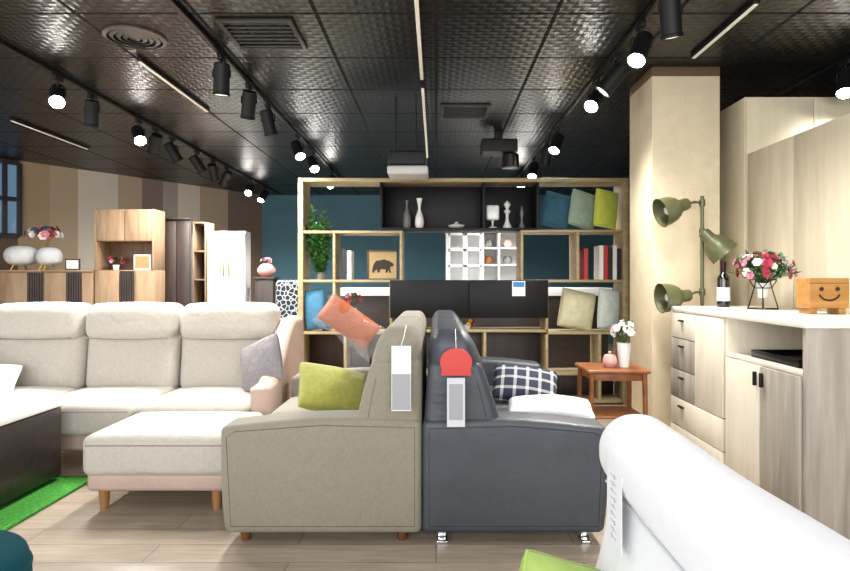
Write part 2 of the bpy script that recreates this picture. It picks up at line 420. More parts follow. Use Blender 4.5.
B(X(303), X(390), D + DB - .012, D + DB, Z(FLY - 4), Z(334)).build('back_panel', M['darkwood'], bc)
B(X(548), X(623), D + DB - .012, D + DB, Z(FLY - 4), Z(375)).build('back_panel', M['darkwood'], bc)
B(X(390), X(548), D + .015, D + DB, Z(318), Z(281)).build('black_box', M['blackboard'], bc)
for a, b in ((390, 468.5), (469.5, 548)):
    B(X(a), X(b), D - .008, D + .012, Z(318), Z(280)).build('drop_door', M['blackboard'], bc)

def pillow(label, loc, w, h, t, rot, m, group=None, name='throw_pillow'):
    o = MB().pillow(w, h, t).build(name, m, sharp=180)
    o.location = loc; o.rotation_euler = [R(a) for a in rot]
    tag(o, label, 'pillow', group)
    pts = []
    n = 12
    def e(u_, v_):
        cr = 1 - .05 * (u_ * v_) ** 4
        return (w / 2 * u_ * (1 - .05 * (1 - v_ * v_)) * cr, 0, h / 2 * v_ * (1 - .05 * (1 - u_ * u_)) * cr)
    for i in range(n): pts.append(e(-1 + 2 * i / n, -1))
    for i in range(n): pts.append(e(1, -1 + 2 * i / n))
    for i in range(n): pts.append(e(1 - 2 * i / n, 1))
    for i in range(n): pts.append(e(-1, 1 - 2 * i / n))
    p = rails(pts, .004).build('piping', m); p.parent = o
    return o
def spil(label, x0, x1, y0, y1, m, rz=0, ry=0, dy=.16, t=.14, group=None, s=1.0):
    w = (x1 - x0) / F * D * s; h = (y1 - y0) / F * D * s
    return pillow(label, (X((x0 + x1) / 2), D + dy, Z((y0 + y1) / 2)), w, h, t, (-8, ry, rz), m, group)
g1 = 'pillows in the upper right bay'
spil('dark teal pillow leaning leftmost in the top right bay of the bookcase', 544, 577, 188, 228, M['tealp'], 0, 16, .21, .15, group=g1, s=.93)
spil('sage green pillow between teal and yellow green pillows in the bookcase', 570, 602, 188, 229, M['sagep'], 20, 14, .12, .15, group=g1, s=.96)
spil('yellow green pillow at right end of the top right bay', 594, 620, 188, 229, M['limep'], 15, 10, .04, .14, group=g1, s=.98)
g2 = 'pillows in the lower bays'
spil('steel blue pillow leaning in the lower left bay of the bookcase', 303, 326, 289, 331, M['bluep'], -10, -8, .06, .13, group=g2, s=.98)
spil('pale blue patterned pillow behind the steel blue one', 314, 337, 293, 331, M['lbluep'], 10, -14, .18, .13, group=g2)
spil('cream pillow leaning at left of the lower right bay', 562, 601, 290, 332, M['creamp'], 8, 12, .2, .17, group=g2, s=.98)
spil('pale sage grey pillow at right end of the lower right bay', 598, 622, 288, 331, M['pgrey'], 15, 8, .05, .14, group=g2, s=.98)
def lt(name, label, cat, prof, m, px, py, dy=.15, n=20, group=None):
    o = MB().lathe(prof, n).build(name, m, sharp=60); o.location = (X(px), D + dy, Z(py) + th / 2 + .001); tag(o, label, cat, group); return o
def arc(pr, k=4):
    out = []
    P = [pr[0]] + pr + [pr[-1]]
    for i in range(1, len(P) - 2):
        for j in range(k):
            t_ = j / k; a, b, c, d = P[i - 1], P[i], P[i + 1], P[i + 2]
            out.append(tuple(max(0.0005 if ax == 0 else -9, .5 * ((2 * b[ax]) + (-a[ax] + c[ax]) * t_ + (2 * a[ax] - 5 * b[ax] + 4 * c[ax] - d[ax]) * t_ ** 2 + (-a[ax] + 3 * b[ax] - 3 * c[ax] + d[ax]) * t_ ** 3)) for ax in (0, 1)))
    out.append(pr[-1]); return out
gv = 'ornaments on the black shelf'
lt('vase', 'slim grey bottle vase on the black top shelf', 'vase', arc([(.03, 0), (.04, .06), (.035, .13), (.012, .2), (.012, .26), (.018, .28)]), M['gceram'], 406, 229, group=gv)
lt('vase', 'tall white curvy vase beside the grey bottle vase', 'vase', arc([(.03, 0), (.046, .05), (.038, .12), (.014, .19), (.02, .25), (.032, .3)]), M['ceram'], 419, 229, group=gv)
lt('dish', 'small white lidded dish alone on the black shelf', 'dish', arc([(.04, 0), (.075, .02), (.08, .035), (.03, .05), (.01, .07)]), M['ceram'], 457, 229, group=gv)
gb = thing('goblet', 'white goblet trophy with square top on the black shelf', 'ornament', (X(494), D + .15, Z(229) + th / 2), gv)
MB().lathe(arc([(.05, 0), (.045, .015), (.012, .03), (.012, .07), (.03, .09)]), 20, gb.location).build('foot', M['ceram'], gb)
MB().rbox((gb.location.x, gb.location.y, gb.location.z + .16), (.13, .06, .15), .02, 3).build('bowl', M['ceram'], gb)
lt('figurine', 'white chess pawn shaped figurine on the black shelf', 'figurine', arc([(.045, 0), (.04, .03), (.018, .08), (.016, .14), (.034, .17), (.015, .2), (.034, .24), (.001, .28)]), M['ceram'], 509, 229, group=gv)
lt('figurine', 'slim dark grey figurine right of the white pawn figurine', 'figurine', arc([(.03, 0), (.025, .03), (.01, .09), (.02, .15), (.01, .2), (.001, .23)]), M['gceram'], 524, 229, group=gv)
def book(label, x, y, w, h, d, m, group, tilt=0, dy=.04):
    o = thing('book', label, 'book', (0, 0, 0), group)
    b = MB(); b.bx(-w / 2, -w / 2 + .003, 0, d, 0, h, r=0); b.bx(w / 2 - .003, w / 2, 0, d, 0, h, r=0); b.bx(-w / 2, w / 2, -.003, .001, 0, h, r=0)
    b.build('cover', m, o); B(-w / 2 + .003, w / 2 - .003, .002, d - .005, .004, h - .004, r=0).build('pages', M['pages'], o)
    o.location = (X(x), D + dy, Z(y) + th / 2 + .001); o.rotation_euler = (0, R(tilt), 0)
    return o
gbk = 'books in the right bay'
for i, (x, m, h, n_, ti) in enumerate([(587, 'bookred', .3, 'red book leftmost in the right book bay', 8), (602.5, 'bookwhite', .33, 'white spined book left of the red one in the right bay', 0), (607, 'bookred', .33, 'red book standing in the middle of the right row', 0), (611.5, 'bookblack', .32, 'black book beside the middle red book', 0), (616, 'bookwhite', .33, 'white book between two black books', 0), (620, 'bookblack', .3, 'black book against the right bookcase side', 0)]):
    book(n_, x, 281, .038, h, .2, M[m], gbk, ti if i else 0)
gbl = 'books in the left bay'
book('black book beside the bear picture in the left bay', 343.5, 281, .04, .3, .2, M['bookblack'], gbl)
book('white book between the black book and the bear picture', 348.5, 281, .04, .28, .2, M['bookwhite'], gbl)
p = thing('picture_frame', 'framed tan picture of a dark walking bear silhouette', 'picture', (X(381.5), D + .1, Z(281) + th / 2))
w_ = 31 / F * D; h_ = 30 / F * D; px_, py_, pz_ = p.location
B(px_ - w_ / 2, px_ + w_ / 2, py_, py_ + .012, pz_ + .001, pz_ + h_, r=0).build('canvas', M['tanpic'], p)
b_ = MB()
for a in (0, 1):
    xx = px_ - w_ / 2 if a == 0 else px_ + w_ / 2 - .012
    b_.bx(xx, xx + .012, py_ - .01, py_ + .014, pz_, pz_ + h_)
b_.bx(px_ - w_ / 2, px_ + w_ / 2, py_ - .01, py_ + .014, pz_, pz_ + .012); b_.bx(px_ - w_ / 2, px_ + w_ / 2, py_ - .01, py_ + .014, pz_ + h_ - .012, pz_ + h_)
b_.build('frame', M['darkwood'], p)
bear = [(-.1, .07), (-.095, .12), (-.085, .15), (-.06, .185), (-.02, .19), (.02, .2), (.05, .185), (.065, .19), (.075, .175), (.1, .165), (.112, .14), (.1, .13), (.08, .128), (.075, .1), (.085, .07), (.07, .068), (.06, .095), (.045, .07), (.03, .07), (.035, .1), (-.02, .105), (-.03, .07), (-.05, .07), (-.05, .1), (-.075, .09), (-.08, .07)]
MB().prism([(px_ + a, pz_ + b) for a, b in bear], 1, py_ - .003, py_ - .001).build('bear_print', M['bear'], p)
c_ = thing('sign_card', 'small white and blue price card on the black drop door', 'sign', (X(518.5), D - .012, Z(296)))
B(X(512), X(525), D - .014, D - .01, Z(296), Z(281), r=0).build('card', M['paper'], c_)
B(X(513), X(524), D - .0155, D - .0142, Z(287), Z(282), r=0).build('blue_band', M['bluecard'], c_)

# flowers
def petal_mb(r):
    b = MB()
    for lay, (rr, up, k0) in enumerate(((r, .25, 0), (r * .75, .6, .5), (r * .4, .9, .2))):
        for k in range(6):
            a = 2 * math.pi * (k + k0) / 6; c, s_ = math.cos(a), math.sin(a); w = .55 * rr
            pts = [(0, 0, 0), (c * rr * .6 - s_ * w, s_ * rr * .6 + c * w, up * rr * .6), (c * rr, s_ * rr, up * rr), (c * rr * .6 + s_ * w, s_ * rr * .6 - c * w, up * rr * .6)]
            b.add(pts, [(0, 1, 2, 3)])
    return b
def leaves(b, base, pts, l, rnd):
    for p_ in pts:
        d = Vector((rnd.uniform(-1, 1), rnd.uniform(-1, 1), rnd.uniform(-.3, .9))).normalized(); w = d.cross(Vector((0, 0, 1)))
        if w.length < .01: w = Vector((1, 0, 0))
        w = w.normalized() * l * .28; p0 = Vector(p_); ll = l * rnd.uniform(.7, 1.2)
        b.add([p0, p0 + d * ll * .5 + w, p0 + d * ll, p0 + d * ll * .5 - w, p0 + d * ll * .5 + Vector((0, 0, -.1 * ll))], [(0, 1, 4), (1, 2, 4), (2, 3, 4), (3, 0, 4)])
def bouquet(root, c, rad, mats, n, fr_, seed=1, squash=.7, leafl=.04, stem_from=None):
    rnd = random.Random(seed); c = Vector(c); off = wloc(root)
    protos = {}
    lb = MB(); pts = []
    sb = MB()
    for i in range(n):
        th_ = rnd.uniform(0, 2 * math.pi); ph = math.acos(rnd.uniform(-.25, 1))
        d = Vector((math.sin(ph) * math.cos(th_), math.sin(ph) * math.sin(th_), math.cos(ph) * squash)); p_ = c + d * rad * rnd.uniform(.75, 1)
        m = mats[i % len(mats)]
        if m.name not in protos:
            o = petal_mb(fr_).build('blossom', m); o.parent = root; protos[m.name] = o
        else: o = protos[m.name].copy(); COL.objects.link(o); o.parent = root
        o.location = p_ - off; o.rotation_euler = d.to_track_quat('Z', 'Y').to_euler(); s_ = rnd.uniform(.8, 1.2); o.scale = (s_, s_, s_)
        if stem_from is not None: sb.tube([Vector(stem_from), (Vector(stem_from) + p_) / 2 + Vector((0, 0, .01)), p_], .0018, 5)
        pts += [c + d * rad * rnd.uniform(.4, .9) for _ in range(4)]
    leaves(lb, c, pts, leafl, rnd); lb.build('leaves', M['leaf'], root)
    if stem_from is not None: sb.build('stems', M['leafd'], root)

t = thing('potted_plant', 'tall trailing green plant in the left bay of the bookcase', 'plant', (X(318), D + .13, Z(281) + th / 2))
L0 = Vector(t.location)
MB().lathe([(.03, 0), (.04, .005), (.045, .07), (.04, .07), (.038, .06), (.001, .06)], 20, L0).build('pot', M['gceram'], t)
rnd = random.Random(3); lb = MB(); sb = MB(); pts = []
for i in range(24):
    a = rnd.uniform(0, 6.28); rr = rnd.uniform(.05, .12); hh = rnd.uniform(.3, .64)
    pl = [L0 + Vector((math.cos(a) * rr * min(1, 1.6 * q), math.sin(a) * rr * .7 * q, .05 + hh * q)) for q in (0, .25, .5, .75, 1)]
    sb.tube(pl, .003, 5)
    for k in range(40):
        q = rnd.uniform(.1, 1); i0 = min(3, int(q * 4)); f_ = q * 4 - i0; pts.append(pl[i0].lerp(pl[i0 + 1], f_))
leaves(lb, L0, pts, .075, rnd); sb.build('stems', M['leafd'], t); lb.build('leaves', M['leaf'], t)
t = thing('flower_pot', 'small pot of red and yellow flowers below the black doors', 'flowers', (X(468), D + .1, Z(331) + th / 2))
MB().lathe([(.03, 0), (.04, .04), (.035, .04), (.001, .035)], 16, t.location).build('pot', M['ceram'], t)
bouquet(t, Vector(t.location) + Vector((0, 0, .05)), .075, [M['fl_red'], M['fl_yellow'], M['fl_yellow']], 10, .025, 4, .55, .03)
t = thing('flower_vase', 'pink flowers in a small white vase in the left lower bay', 'flowers', (X(351), D + .14, Z(333) + th / 2))
MB().lathe(arc([(.03, 0), (.05, .08), (.03, .18), (.035, .22)]), 16, t.location).build('vase', M['ceram'], t)
bouquet(t, Vector(t.location) + Vector((0, 0, .3)), .09, [M['fl_pink'], M['fl_red']], 10, .03, 5, .7, .04, Vector(t.location) + Vector((0, 0, .2)))

# ---------------------------------------------------------------- centre sofas (back to back)
seamd = mat('sofa_seam_thread', '55524a', .9); seamk = mat('leather_seam_thread', '24272c', .7)
def side_sofa(name, label, s, x0, m, sm_, legtype, prof, ya=2.69, yb=4.72, dep=.9, armz=.57, ztop=.99, fara=None):
    # prof: (front offset at z=.45, front offset at z=.95, outer offset at z=.95)
    fa, fb, ob = prof
    root = thing(name, label, 'sofa', (x0 + s * dep / 2, (ya + yb) / 2, 0))
    def q(a, b, *r_, **k): return MB().bx(x0 + s * a, x0 + s * b, *r_, **k)
    at = .2
    def armfn(w, h):
        t_ = max(0, min(1, (w.x * s + h[0]) / (2 * h[0]))); z = w.z; x = w.x
        if z > 0: z += .012 * math.sin(math.pi * min(1, t_ * 1.1)) - .03 * t_ ** 3
        k = max(0, -w.z / h[2])
        x = x - s * .022 * k * k * max(0, t_ - .5) * 2
        return (x, w.y, z)
    for (a, b) in ((ya, ya + at), (yb - at, yb)):
        far = a != ya
        az = (fara or armz) if far else armz
        ar = q(0, dep, a, b, .06, az, r=.028, seg=4, mid=(8, 0, 4), fn=armfn).build('arm', m, root)
        yy = a if a == ya else b
        rails([(x0 + s * .03, yy, .095), (x0 + s * (dep - .05), yy, .095), (x0 + s * (dep - .03), yy, az - .075), (x0 + s * (dep - .07), yy, az - .05), (x0 + s * dep * .5, yy, az - .022), (x0 + s * .03, yy, az - .032)], .0018).build('piping', sm_, ar)
    q(.02, dep - .04, ya + at, yb - at, .07, .29, r=.02, seg=3).build('base', m, root)
    n = 2; L = (yb - ya - 2 * at) / n
    def seatfn(w, h):
        g = (1 - (w.x / h[0]) ** 2) * (1 - (w.y / h[1]) ** 2)
        return (w.x, w.y, w.z + (.02 * g if w.z > 0 else 0))
    for i in range(n):
        a = ya + at + L * i
        q(.22, dep + .01, a + .004, a + L - .004, .28, .43, r=.05, seg=4, mid=5, fn=seatfn).build('seat_cushion', m, root)
    Lb = (yb - ya - .02) / n
    def mk(zc, extra):
        def fnc(w, h):
            z = w.z + zc; t_ = (z - .45) / .5
            xx = (w.x * s + h[0]) / (2 * h[0])
            o0 = ob * max(0, t_); o1 = fa + (fb - fa) * t_ + extra + .015 * math.sin(max(0, min(1, t_)) * math.pi)
            nx = o0 + (o1 - o0) * xx
            return (s * (nx - .15), w.y, w.z)
        return fnc
    za, zb_, zc_ = .36, ztop - .2, ztop
    for i in range(n):
        a = ya + .012 + Lb * i
        bk_ = q(0, .3, a + .004, a + Lb - .004, za, zb_ + .06, r=.04, seg=4, mid=(2, 4, 8), fn=mk((za + zb_ + .06) / 2, 0)).build('backrest', m, root)
        q(0, .3, a + .002, a + Lb - .002, zb_ - .02, zc_, r=.085, seg=6, mid=(2, 4, 4), fn=mk((zb_ - .02 + zc_) / 2, .008)).build('headrest', m, root)
        if i == 0:
            pts = []
            for k in range(9):
                z = .58 + (zb_ - .03 - .58) * k / 8; t_ = (z - .45) / .5
                o0 = ob * t_; o1 = fa + (fb - fa) * t_ + .015 * math.sin(t_ * math.pi)
                pts.append((x0 + s * (o0 + (o1 - o0) * .82), a + .005, z))
            MB().tube(pts, .002, 6).build('seam', sm_, bk_)
    for (a, b) in ((.09, ya + .09), (.09, yb - .1), (dep - .09, ya + .09), (dep - .09, yb - .1)):
        cx = x0 + s * a
        if legtype == 'wood': MB().lathe([(.02, 0), (.03, .07)], 16, (cx, b, 0)).build('leg', M['walnut'], root)
        else: MB().bx(cx - .024, cx + .024, b - .05, b + .02, 0, .012, r=.003).bx(cx - .02, cx + .02, b - .012, b + .012, .01, .07, r=.004).build('leg', M['chrome'], root)
    return root
olive = side_sofa('sofa', 'taupe grey fabric two seat sofa with wooden legs facing left', -1, -.066, M['olive'], seamd, 'wood', (.315, .185, .0), yb=4.2, dep=.905, fara=.585)
dark = side_sofa('sofa', 'charcoal leather sofa on chrome legs standing back to back with the taupe sofa', 1, -.062, M['dark'], seamk, 'chrome', (.38, .215, .035), yb=4.6, dep=.84, armz=.565, ztop=.975, fara=.61)
pillow('lime green throw pillow on the taupe sofa seat', (PX(334, 3.45), 3.42, .575), .41, .31, .15, (-44, 14, 24), M['greenp'])
pillow('navy and white plaid pillow at far end of the charcoal sofa', (PX(525, 3.8), 3.8, .535), .41, .28, .13, (-48, 6, -6), M['plaid'])
pillow('white pillow lying flat on the charcoal sofa seat', (PX(549, 3.3), 3.27, .5), .46, .3, .12, (-84, 0, -8), M['whitep'])
op = pillow('terracotta orange pillow wrapped in clear plastic on the taupe sofa far arm', (PX(349, 4.1), 4.1, .915), .41, .2, .14, (-12, 36, 8), M['orangep'])
b_ = MB(); b_.pillow(.5, .25, .16, n=14, pinch=.1)
for i, v in enumerate(b_.v):
    b_.v[i] = Vector((v.x + .03, v.y + .008 * math.sin(40 * v.x), v.z - .02 + .012 * math.sin(30 * v.x + 20 * v.z)))
b_.pillow(.2, .34, .12, n=10, pinch=.2, T=Matrix.Translation((.17, 0, -.15)) @ Matrix.Rotation(R(-40), 4, 'Y'))
pb = b_.build('plastic_bag', M['clear']); pb.parent = op
t = thing('price_tag', 'white and grey paper price tag hanging on the taupe sofa back', 'tag', (PX(401.5, 2.64), 2.645, PZ(345, 2.64)))
B(PX(391.5, 2.64), PX(411, 2.64), 2.64, 2.643, PZ(411, 2.64), PZ(346, 2.64), r=0).build('card', M['paper'], t)
B(PX(392, 2.64), PX(410.5, 2.64), 2.6385, 2.6398, PZ(410, 2.64), PZ(374, 2.64), r=0).build('grey_print', M['greytag'], t)
MB().tube([(PX(401, 2.64), 2.642, PZ(346, 2.64)), (PX(404, 2.66), 2.68, PZ(336, 2.66)), (PX(406, 2.75), 2.76, PZ(326, 2.7))], .0015, 5).build('string', M['white'], t)
t = thing('price_tag', 'red round topped price tag with clear card on the charcoal sofa back', 'tag', (PX(456, 2.64), 2.645, PZ(346, 2.64)))
cx, cz = PX(456, 2.64), PZ(362, 2.64)
b_ = MB(); poly = []
for k in range(20):
    a = R(-25 + 230 * k / 19); poly.append((cx + .07 * math.cos(a), cz + .062 * math.sin(a)))
poly += [(cx - .066, PZ(375, 2.64)), (cx + .066, PZ(375, 2.64))]
b_.prism(poly, 1, 2.625, 2.64); b_.build('red_head', M['red'], t)
B(PX(447, 2.64), PX(465, 2.64), 2.64, 2.643, PZ(427, 2.64), PZ(378, 2.64), r=0).build('card', M['tagcard'], t)
B(PX(449, 2.64), PX(463, 2.64), 2.6385, 2.6398, PZ(420, 2.64), PZ(384, 2.64), r=0).build('grey_print', M['greytag'], t)
MB().tube([(cx, 2.63, PZ(350, 2.64)), (cx, 2.68, PZ(338, 2.66)), (cx, 2.75, PZ(330, 2.7))], .0015, 5).build('string', M['white'], t)

# ---------------------------------------------------------------- big left sofa
sf = thing('sofa', 'large light grey three seat sofa with dusty pink shell facing the camera', 'sofa', (-2.2, 4.2, 0))
B(-3.26, -1.1, 3.73, 4.72, .13, .26, r=.03, seg=3).build('base', M['pink'], sf)
xs = [-3.22, -2.54, -1.86, -1.15]
def seatfn(w, h):
    g = (1 - (w.x / h[0]) ** 2) * (1 - (w.y / h[1]) ** 2); return (w.x, w.y, w.z + (.022 * g if w.z > 0 else 0))
def cushfn(w, h):
    g = (1 - (w.x / h[0]) ** 2) * (1 - (w.z / h[2]) ** 2); t_ = (w.z + h[2]) / (2 * h[2])
    return (w.x, w.y - (.03 * g if w.y < 0 else 0) + .05 * t_ + .004 * math.sin(w.x * 30) * g, w.z)
def hdfn(w, h):
    g = (1 - (w.x / h[0]) ** 2); t_ = (w.z + h[2]) / (2 * h[2])
    return (w.x, w.y - (.03 * g if w.y < 0 else 0) + .03 * t_, w.z + (.012 * g if w.z > 0 else 0))
seam = mat('dark_linen_seam', '857f76', .9)
for a, b in zip(xs, xs[1:]):
    sc_ = B(a + .004, b - .004, 3.68, 4.42, .235, .43, r=.045, seg=4, mid=6, fn=seatfn).build('seat_cushion', M['beige'], sf)
    MB().tube([(a + .03, 3.677, .39), (b - .03, 3.677, .39)], .003, 6).build('seam', seam, sc_)
    B(a + .008, b - .008, 4.29, 4.56, .4, .82, r=.06, seg=4, mid=6, fn=cushfn).build('back_cushion', M['beige'], sf)
    hd = B(a + .008, b - .008, 4.27, 4.53, .77, 1.025, r=.08, seg=5, mid=6, fn=hdfn).build('headrest', M['beige'], sf)
    MB().tube([(a + .05 + (b - a - .1) * k / 12, 4.262 - .018 * math.sin(math.pi * k / 12), .79 - .01 * math.sin(math.pi * k / 12)) for k in range(13)], .004, 6).build('seam', seam, hd)
def armf(w, h):
    yy = w.y + 4.22; t_ = min(1, max(0, (yy - 3.85) / .65)); t_ = t_ * t_ * (3 - 2 * t_)
    ztop = .54 + .38 * t_; z = w.z + h[2]; z = z / (2 * h[2]) * (ztop - .13)
    return (w.x - .02 * (z / .8), w.y, z - h[2])
for x in (-1.15, -3.36): B(x, x + .13, 3.7, 4.74, .13, .95, r=.05, seg=4, mid=(0, 12, 6), fn=armf).build('arm', M['pink'], sf)
B(-3.28, -1.07, 4.58, 4.74, .15, .9, r=.04, seg=3).build('back_shell', M['pink'], sf)
for x in (-3.2, -1.1):
    for y in (3.8, 4.64): MB().lathe([(.02, 0), (.032, .14)], 14, (x, y, 0)).build('leg', M['legoak'], sf)
pillow('grey throw pillow leaning in the right corner of the light grey sofa', (PX(260, 4.05), 4.08, .63), .36, .34, .15, (-14, -22, -28), M['greypil'])
pillow('white pillow corner at far left on the light grey sofa', (-3.04, 4.02, .51), .4, .36, .13, (-60, 0, 20), M['whitep'])
ot = thing('ottoman', 'light grey cushioned ottoman with pink base and oak legs before the big sofa', 'ottoman', (-1.43, 3.4, 0))
oc = B(-1.82, -1.04, 3.06, 3.675, .19, .4, r=.045, seg=4, mid=6, fn=seatfn).build('cushion', M['beige'], ot)
MB().tube([(-1.79, 3.057, .355), (-1.07, 3.057, .355)], .003, 6).build('seam', seam, oc)
B(-1.8, -1.06, 3.08, 3.66, .11, .205, r=.025, seg=3).build('base', M['pink'], ot)
for x in (-1.74, -1.15):
    for y in (3.15, 3.58): MB().lathe([(.02, 0), (.03, .12)], 14, (x, y, 0)).build('leg', M['legoak'], ot)
ct = thing('coffee_table', 'low dark wood coffee table with glossy white top on the green rug', 'coffee table', (-2.68, 3.0, 0))
B(-3.14, -2.22, 2.5, 3.58, .452, .488, r=.006, seg=2).build('table_top', M['whitetop'], ct)
B(-3.12, -2.235, 2.52, 3.57, .04, .451, r=.003).build('body', M['tablebody'], ct)
B(-3.08, -2.28, 2.56, 3.5, .018, .04).build('plinth', M['black'], ct)
B(-2.2345, -2.224, 2.53, 3.04, .05, .445).build('drawer', M['tablebody'], ct)
B(-2.2345, -2.224, 3.045, 3.56, .05, .445).build('drawer', M['tablebody'], ct)
rg = B(-3.9, -2.05, 1.9, 3.63, .001, .018, r=.005).build('rug', M['rug'], origin=(-3, 2.8, 0)); tag(rg, 'bright grass green rug under the coffee table', 'rug')
t = thing('pouf', 'round dark teal velvet pouf at the near left corner', 'pouf', (-1.47, 1.74, 0))
MB().lathe(arc([(.2, .03), (.24, .06), (.25, .2), (.245, .34), (.215, .39), (.12, .405), (.0005, .41)]), 40, t.location).build('seat', M['tealpouf'], t)
MB().tube([(t.location.x + .247 * math.cos(k * math.pi / 20), t.location.y + .247 * math.sin(k * math.pi / 20), .33) for k in range(40)], .005, 6, closed=True).build('piping', M['tealpouf'], t)
MB().lathe([(.19, 0), (.2, .03)], 30, t.location).build('base', M['black'], t)

# ---------------------------------------------------------------- white foreground sofa
ws = thing('sofa', 'glossy white upholstered sofa in the near right corner with rolled headrest', 'sofa', (.1, .6, 0))
y0, y1 = -.5, 1.41
def wb(w, h):
    t_ = max(0.0, min(1.0, (w.z + h[2]) / (2 * h[2])))
    return (w.x - (.11 * (1 - t_) ** 1.6 if w.x < 0 else 0) + (.012 * math.sin(math.pi * t_) if w.x < 0 else 0), w.y, w.z)
B(.386, .525, y0 + .03, y1 - .02, .36, .79, r=.06, seg=6, mid=8, fn=wb).build('back_cushion', M['whitelea'], ws)
def wh(w, h):
    e = abs(w.y) / h[1]; k = 1 - .06 * max(0, (e - .9) / .1)
    return (w.x * k, w.y, w.z * k + (.004 * math.sin(w.y * 9)))
hr = MB().rbox((.448, (y0 + y1) / 2, .814), (.17, y1 - y0, .168), .079, 9, (1, 12, 1), fn=wh).build('headrest', M['whitelea'], ws)
sm = mat('white_piping', 'c0c2c8', .6)
MB().tube([(.380, y, .752) for y in (y0 + .06, .3, .8, y1 - .07)], .0025, 6).build('side_seam', sm, hr)
B(.43, .53, y0 + .01, y1 - .03, .08, .8, r=.045, seg=4).build('back_shell', M['whitelea'], ws)
B(-.4, .43, y0 + .02, y1 - .06, .1, .3, r=.04, seg=3).build('base', M['whitelea'], ws)
B(-.42, .40, y0 + .05, y1 - .07, .29, .42, r=.05, seg=4, mid=4, fn=seatfn).build('seat_cushion', M['whitelea'], ws)
for x in (-.32, .47):
    for y in (y0 + .1, y1 - .2): MB().lathe([(.02, 0), (.025, .11)], 14, (x, y, 0)).build('leg', M['chrome'], ws)
lbx = .362
lab = B(lbx, lbx + .001, 1.17, 1.27, .66, .815, r=0).build('care_label', M['whitelea'], ws); lab['label'] = 'white fabric label with small grey marks'
b_ = MB()
for k in range(9):
    z = .80 - k * .0155
    b_.bx(lbx - .0008, lbx - .0001, 1.205, 1.245, z - .0008, z + .0008, r=0)
    b_.bx(lbx - .0008, lbx - .0001, 1.215 + (k % 3) * .008, 1.219 + (k % 3) * .008, z - .0045, z + .0045, r=0)
b_.build('grey_marks', M['faint'], lab)
pillow('pale green pillow at the bottom edge on the white sofa', (.25, 1.22, .515), .2, .22, .14, (-22, 22, 20), mat('pale_green_fabric', '93ab58', .8, bump=.3, bs=200, var=.1, vs=30, wr=.4))

# ---------------------------------------------------------------- right sideboards
XF, XK = 1.64, 2.22
TOP = 1.02
ctp = B(XF - .01, XK, 2.65, 4.18, TOP - .035, TOP, r=.004).build('countertop', M['cabwhite'], origin=(1.93, 3.4, TOP)); tag(ctp, 'long cream countertop running over both right hand sideboards', 'countertop')
def front(nm, m, y0, y1, z0, z1, root, handle=None):
    o = B(XF - .012, XF + .008, y0 + .003, y1 - .003, z0 + .003, z1 - .003, r=.002).build(nm, m, root)
    if handle:
        hy, hz, L, vert = handle
        if vert: B(XF - .03, XF - .0125, hy - .006, hy + .006, hz - L / 2, hz + L / 2).build('handle', M['black'], o)
        else: B(XF - .03, XF - .0125, hy - L / 2, hy + L / 2, hz - .006, hz + .006).build('handle', M['black'], o)
    return o
gap = mat('dark_gap', '3a352e', .9)
sa = thing('sideboard', 'cream sideboard with grey drawers at left end near the square pillar', 'sideboard', (1.93, 3.79, 0))
B(XF + .01, XK, 3.405, 4.17, .06, TOP - .036).build('body', M['creamcab'], sa)
B(XF + .0085, XF + .0095, 3.41, 4.165, .07, TOP - .045, r=0).build('shadow_gap', gap, sa)
B(XF + .05, XK - .02, 3.42, 4.15, 0, .06).build('plinth', M['creamcab'], sa)
zt = TOP - .04
front('drawer', M['creamcab'], 3.78, 4.165, .81, zt, sa, (3.97, .93, .06, False))
front('drawer', M['greycab'], 3.78, 4.165, .6, .81, sa, (3.97, .76, .06, False))
front('drawer', M['greycab'], 3.78, 4.165, .41, .6, sa, (3.97, .55, .06, False))
front('door', M['creamcab'], 3.41, 3.78, .41, zt, sa)
front('wide_drawer', M['creamcab'], 3.41, 4.165, .22, .41, sa, (3.97, .36, .07, False))
front('wide_drawer', M['creamcab'], 3.41, 4.165, .07, .22, sa)
sb_ = thing('sideboard', 'near right sideboard with open niche above one cream and one grey door', 'sideboard', (1.93, 3.03, 0))
B(XF, XK, 2.66, 2.685, 0, TOP - .036).build('end_panel', M['greycab'], sb_)
B(XF, XK, 3.38, 3.403, .06, TOP - .036).build('end_panel', M['creamcab'], sb_)
B(XF, XK, 2.686, 3.379, .77, .79).build('niche_shelf', M['creamcab'], sb_)
B(XK - .015, XK, 2.686, 3.379, .79, TOP - .036).build('back_panel', M['creamcab'], sb_)
B(XF + .01, XK, 2.686, 3.379, .06, .769).build('body', M['creamcab'], sb_)
B(XF + .0085, XF + .0095, 2.69, 3.375, .07, .765, r=0).build('shadow_gap', gap, sb_)
B(XF + .05, XK - .02, 2.69, 3.37, 0, .06).build('plinth', M['creamcab'], sb_)
front('door', M['greycab'], 2.686, 3.02, .07, .768, sb_, (2.99, .7, .07, True))
front('door', M['creamcab'], 3.02, 3.38, .07, .768, sb_, (3.05, .7, .07, True))
t = thing('serving_tray', 'black flat tray with papers lying inside the sideboard niche', 'tray', (1.85, 2.98, .791))
B(1.68, 2.05, 2.78, 3.2, .791, .803, r=.003).build('tray_base', M['blackmetal'], t)
b_ = MB(); b_.bx(1.68, 1.69, 2.78, 3.2, .803, .83).bx(2.04, 2.05, 2.78, 3.2, .803, .83).bx(1.69, 2.04, 2.78, 2.79, .803, .83).bx(1.69, 2.04, 3.19, 3.2, .803, .83); b_.build('rim', M['blackmetal'], t)
t = thing('wine_bottle', 'dark wine bottle with white label on the cream countertop', 'bottle', (PX(723.5, 4.0), 4.0, TOP + .001))
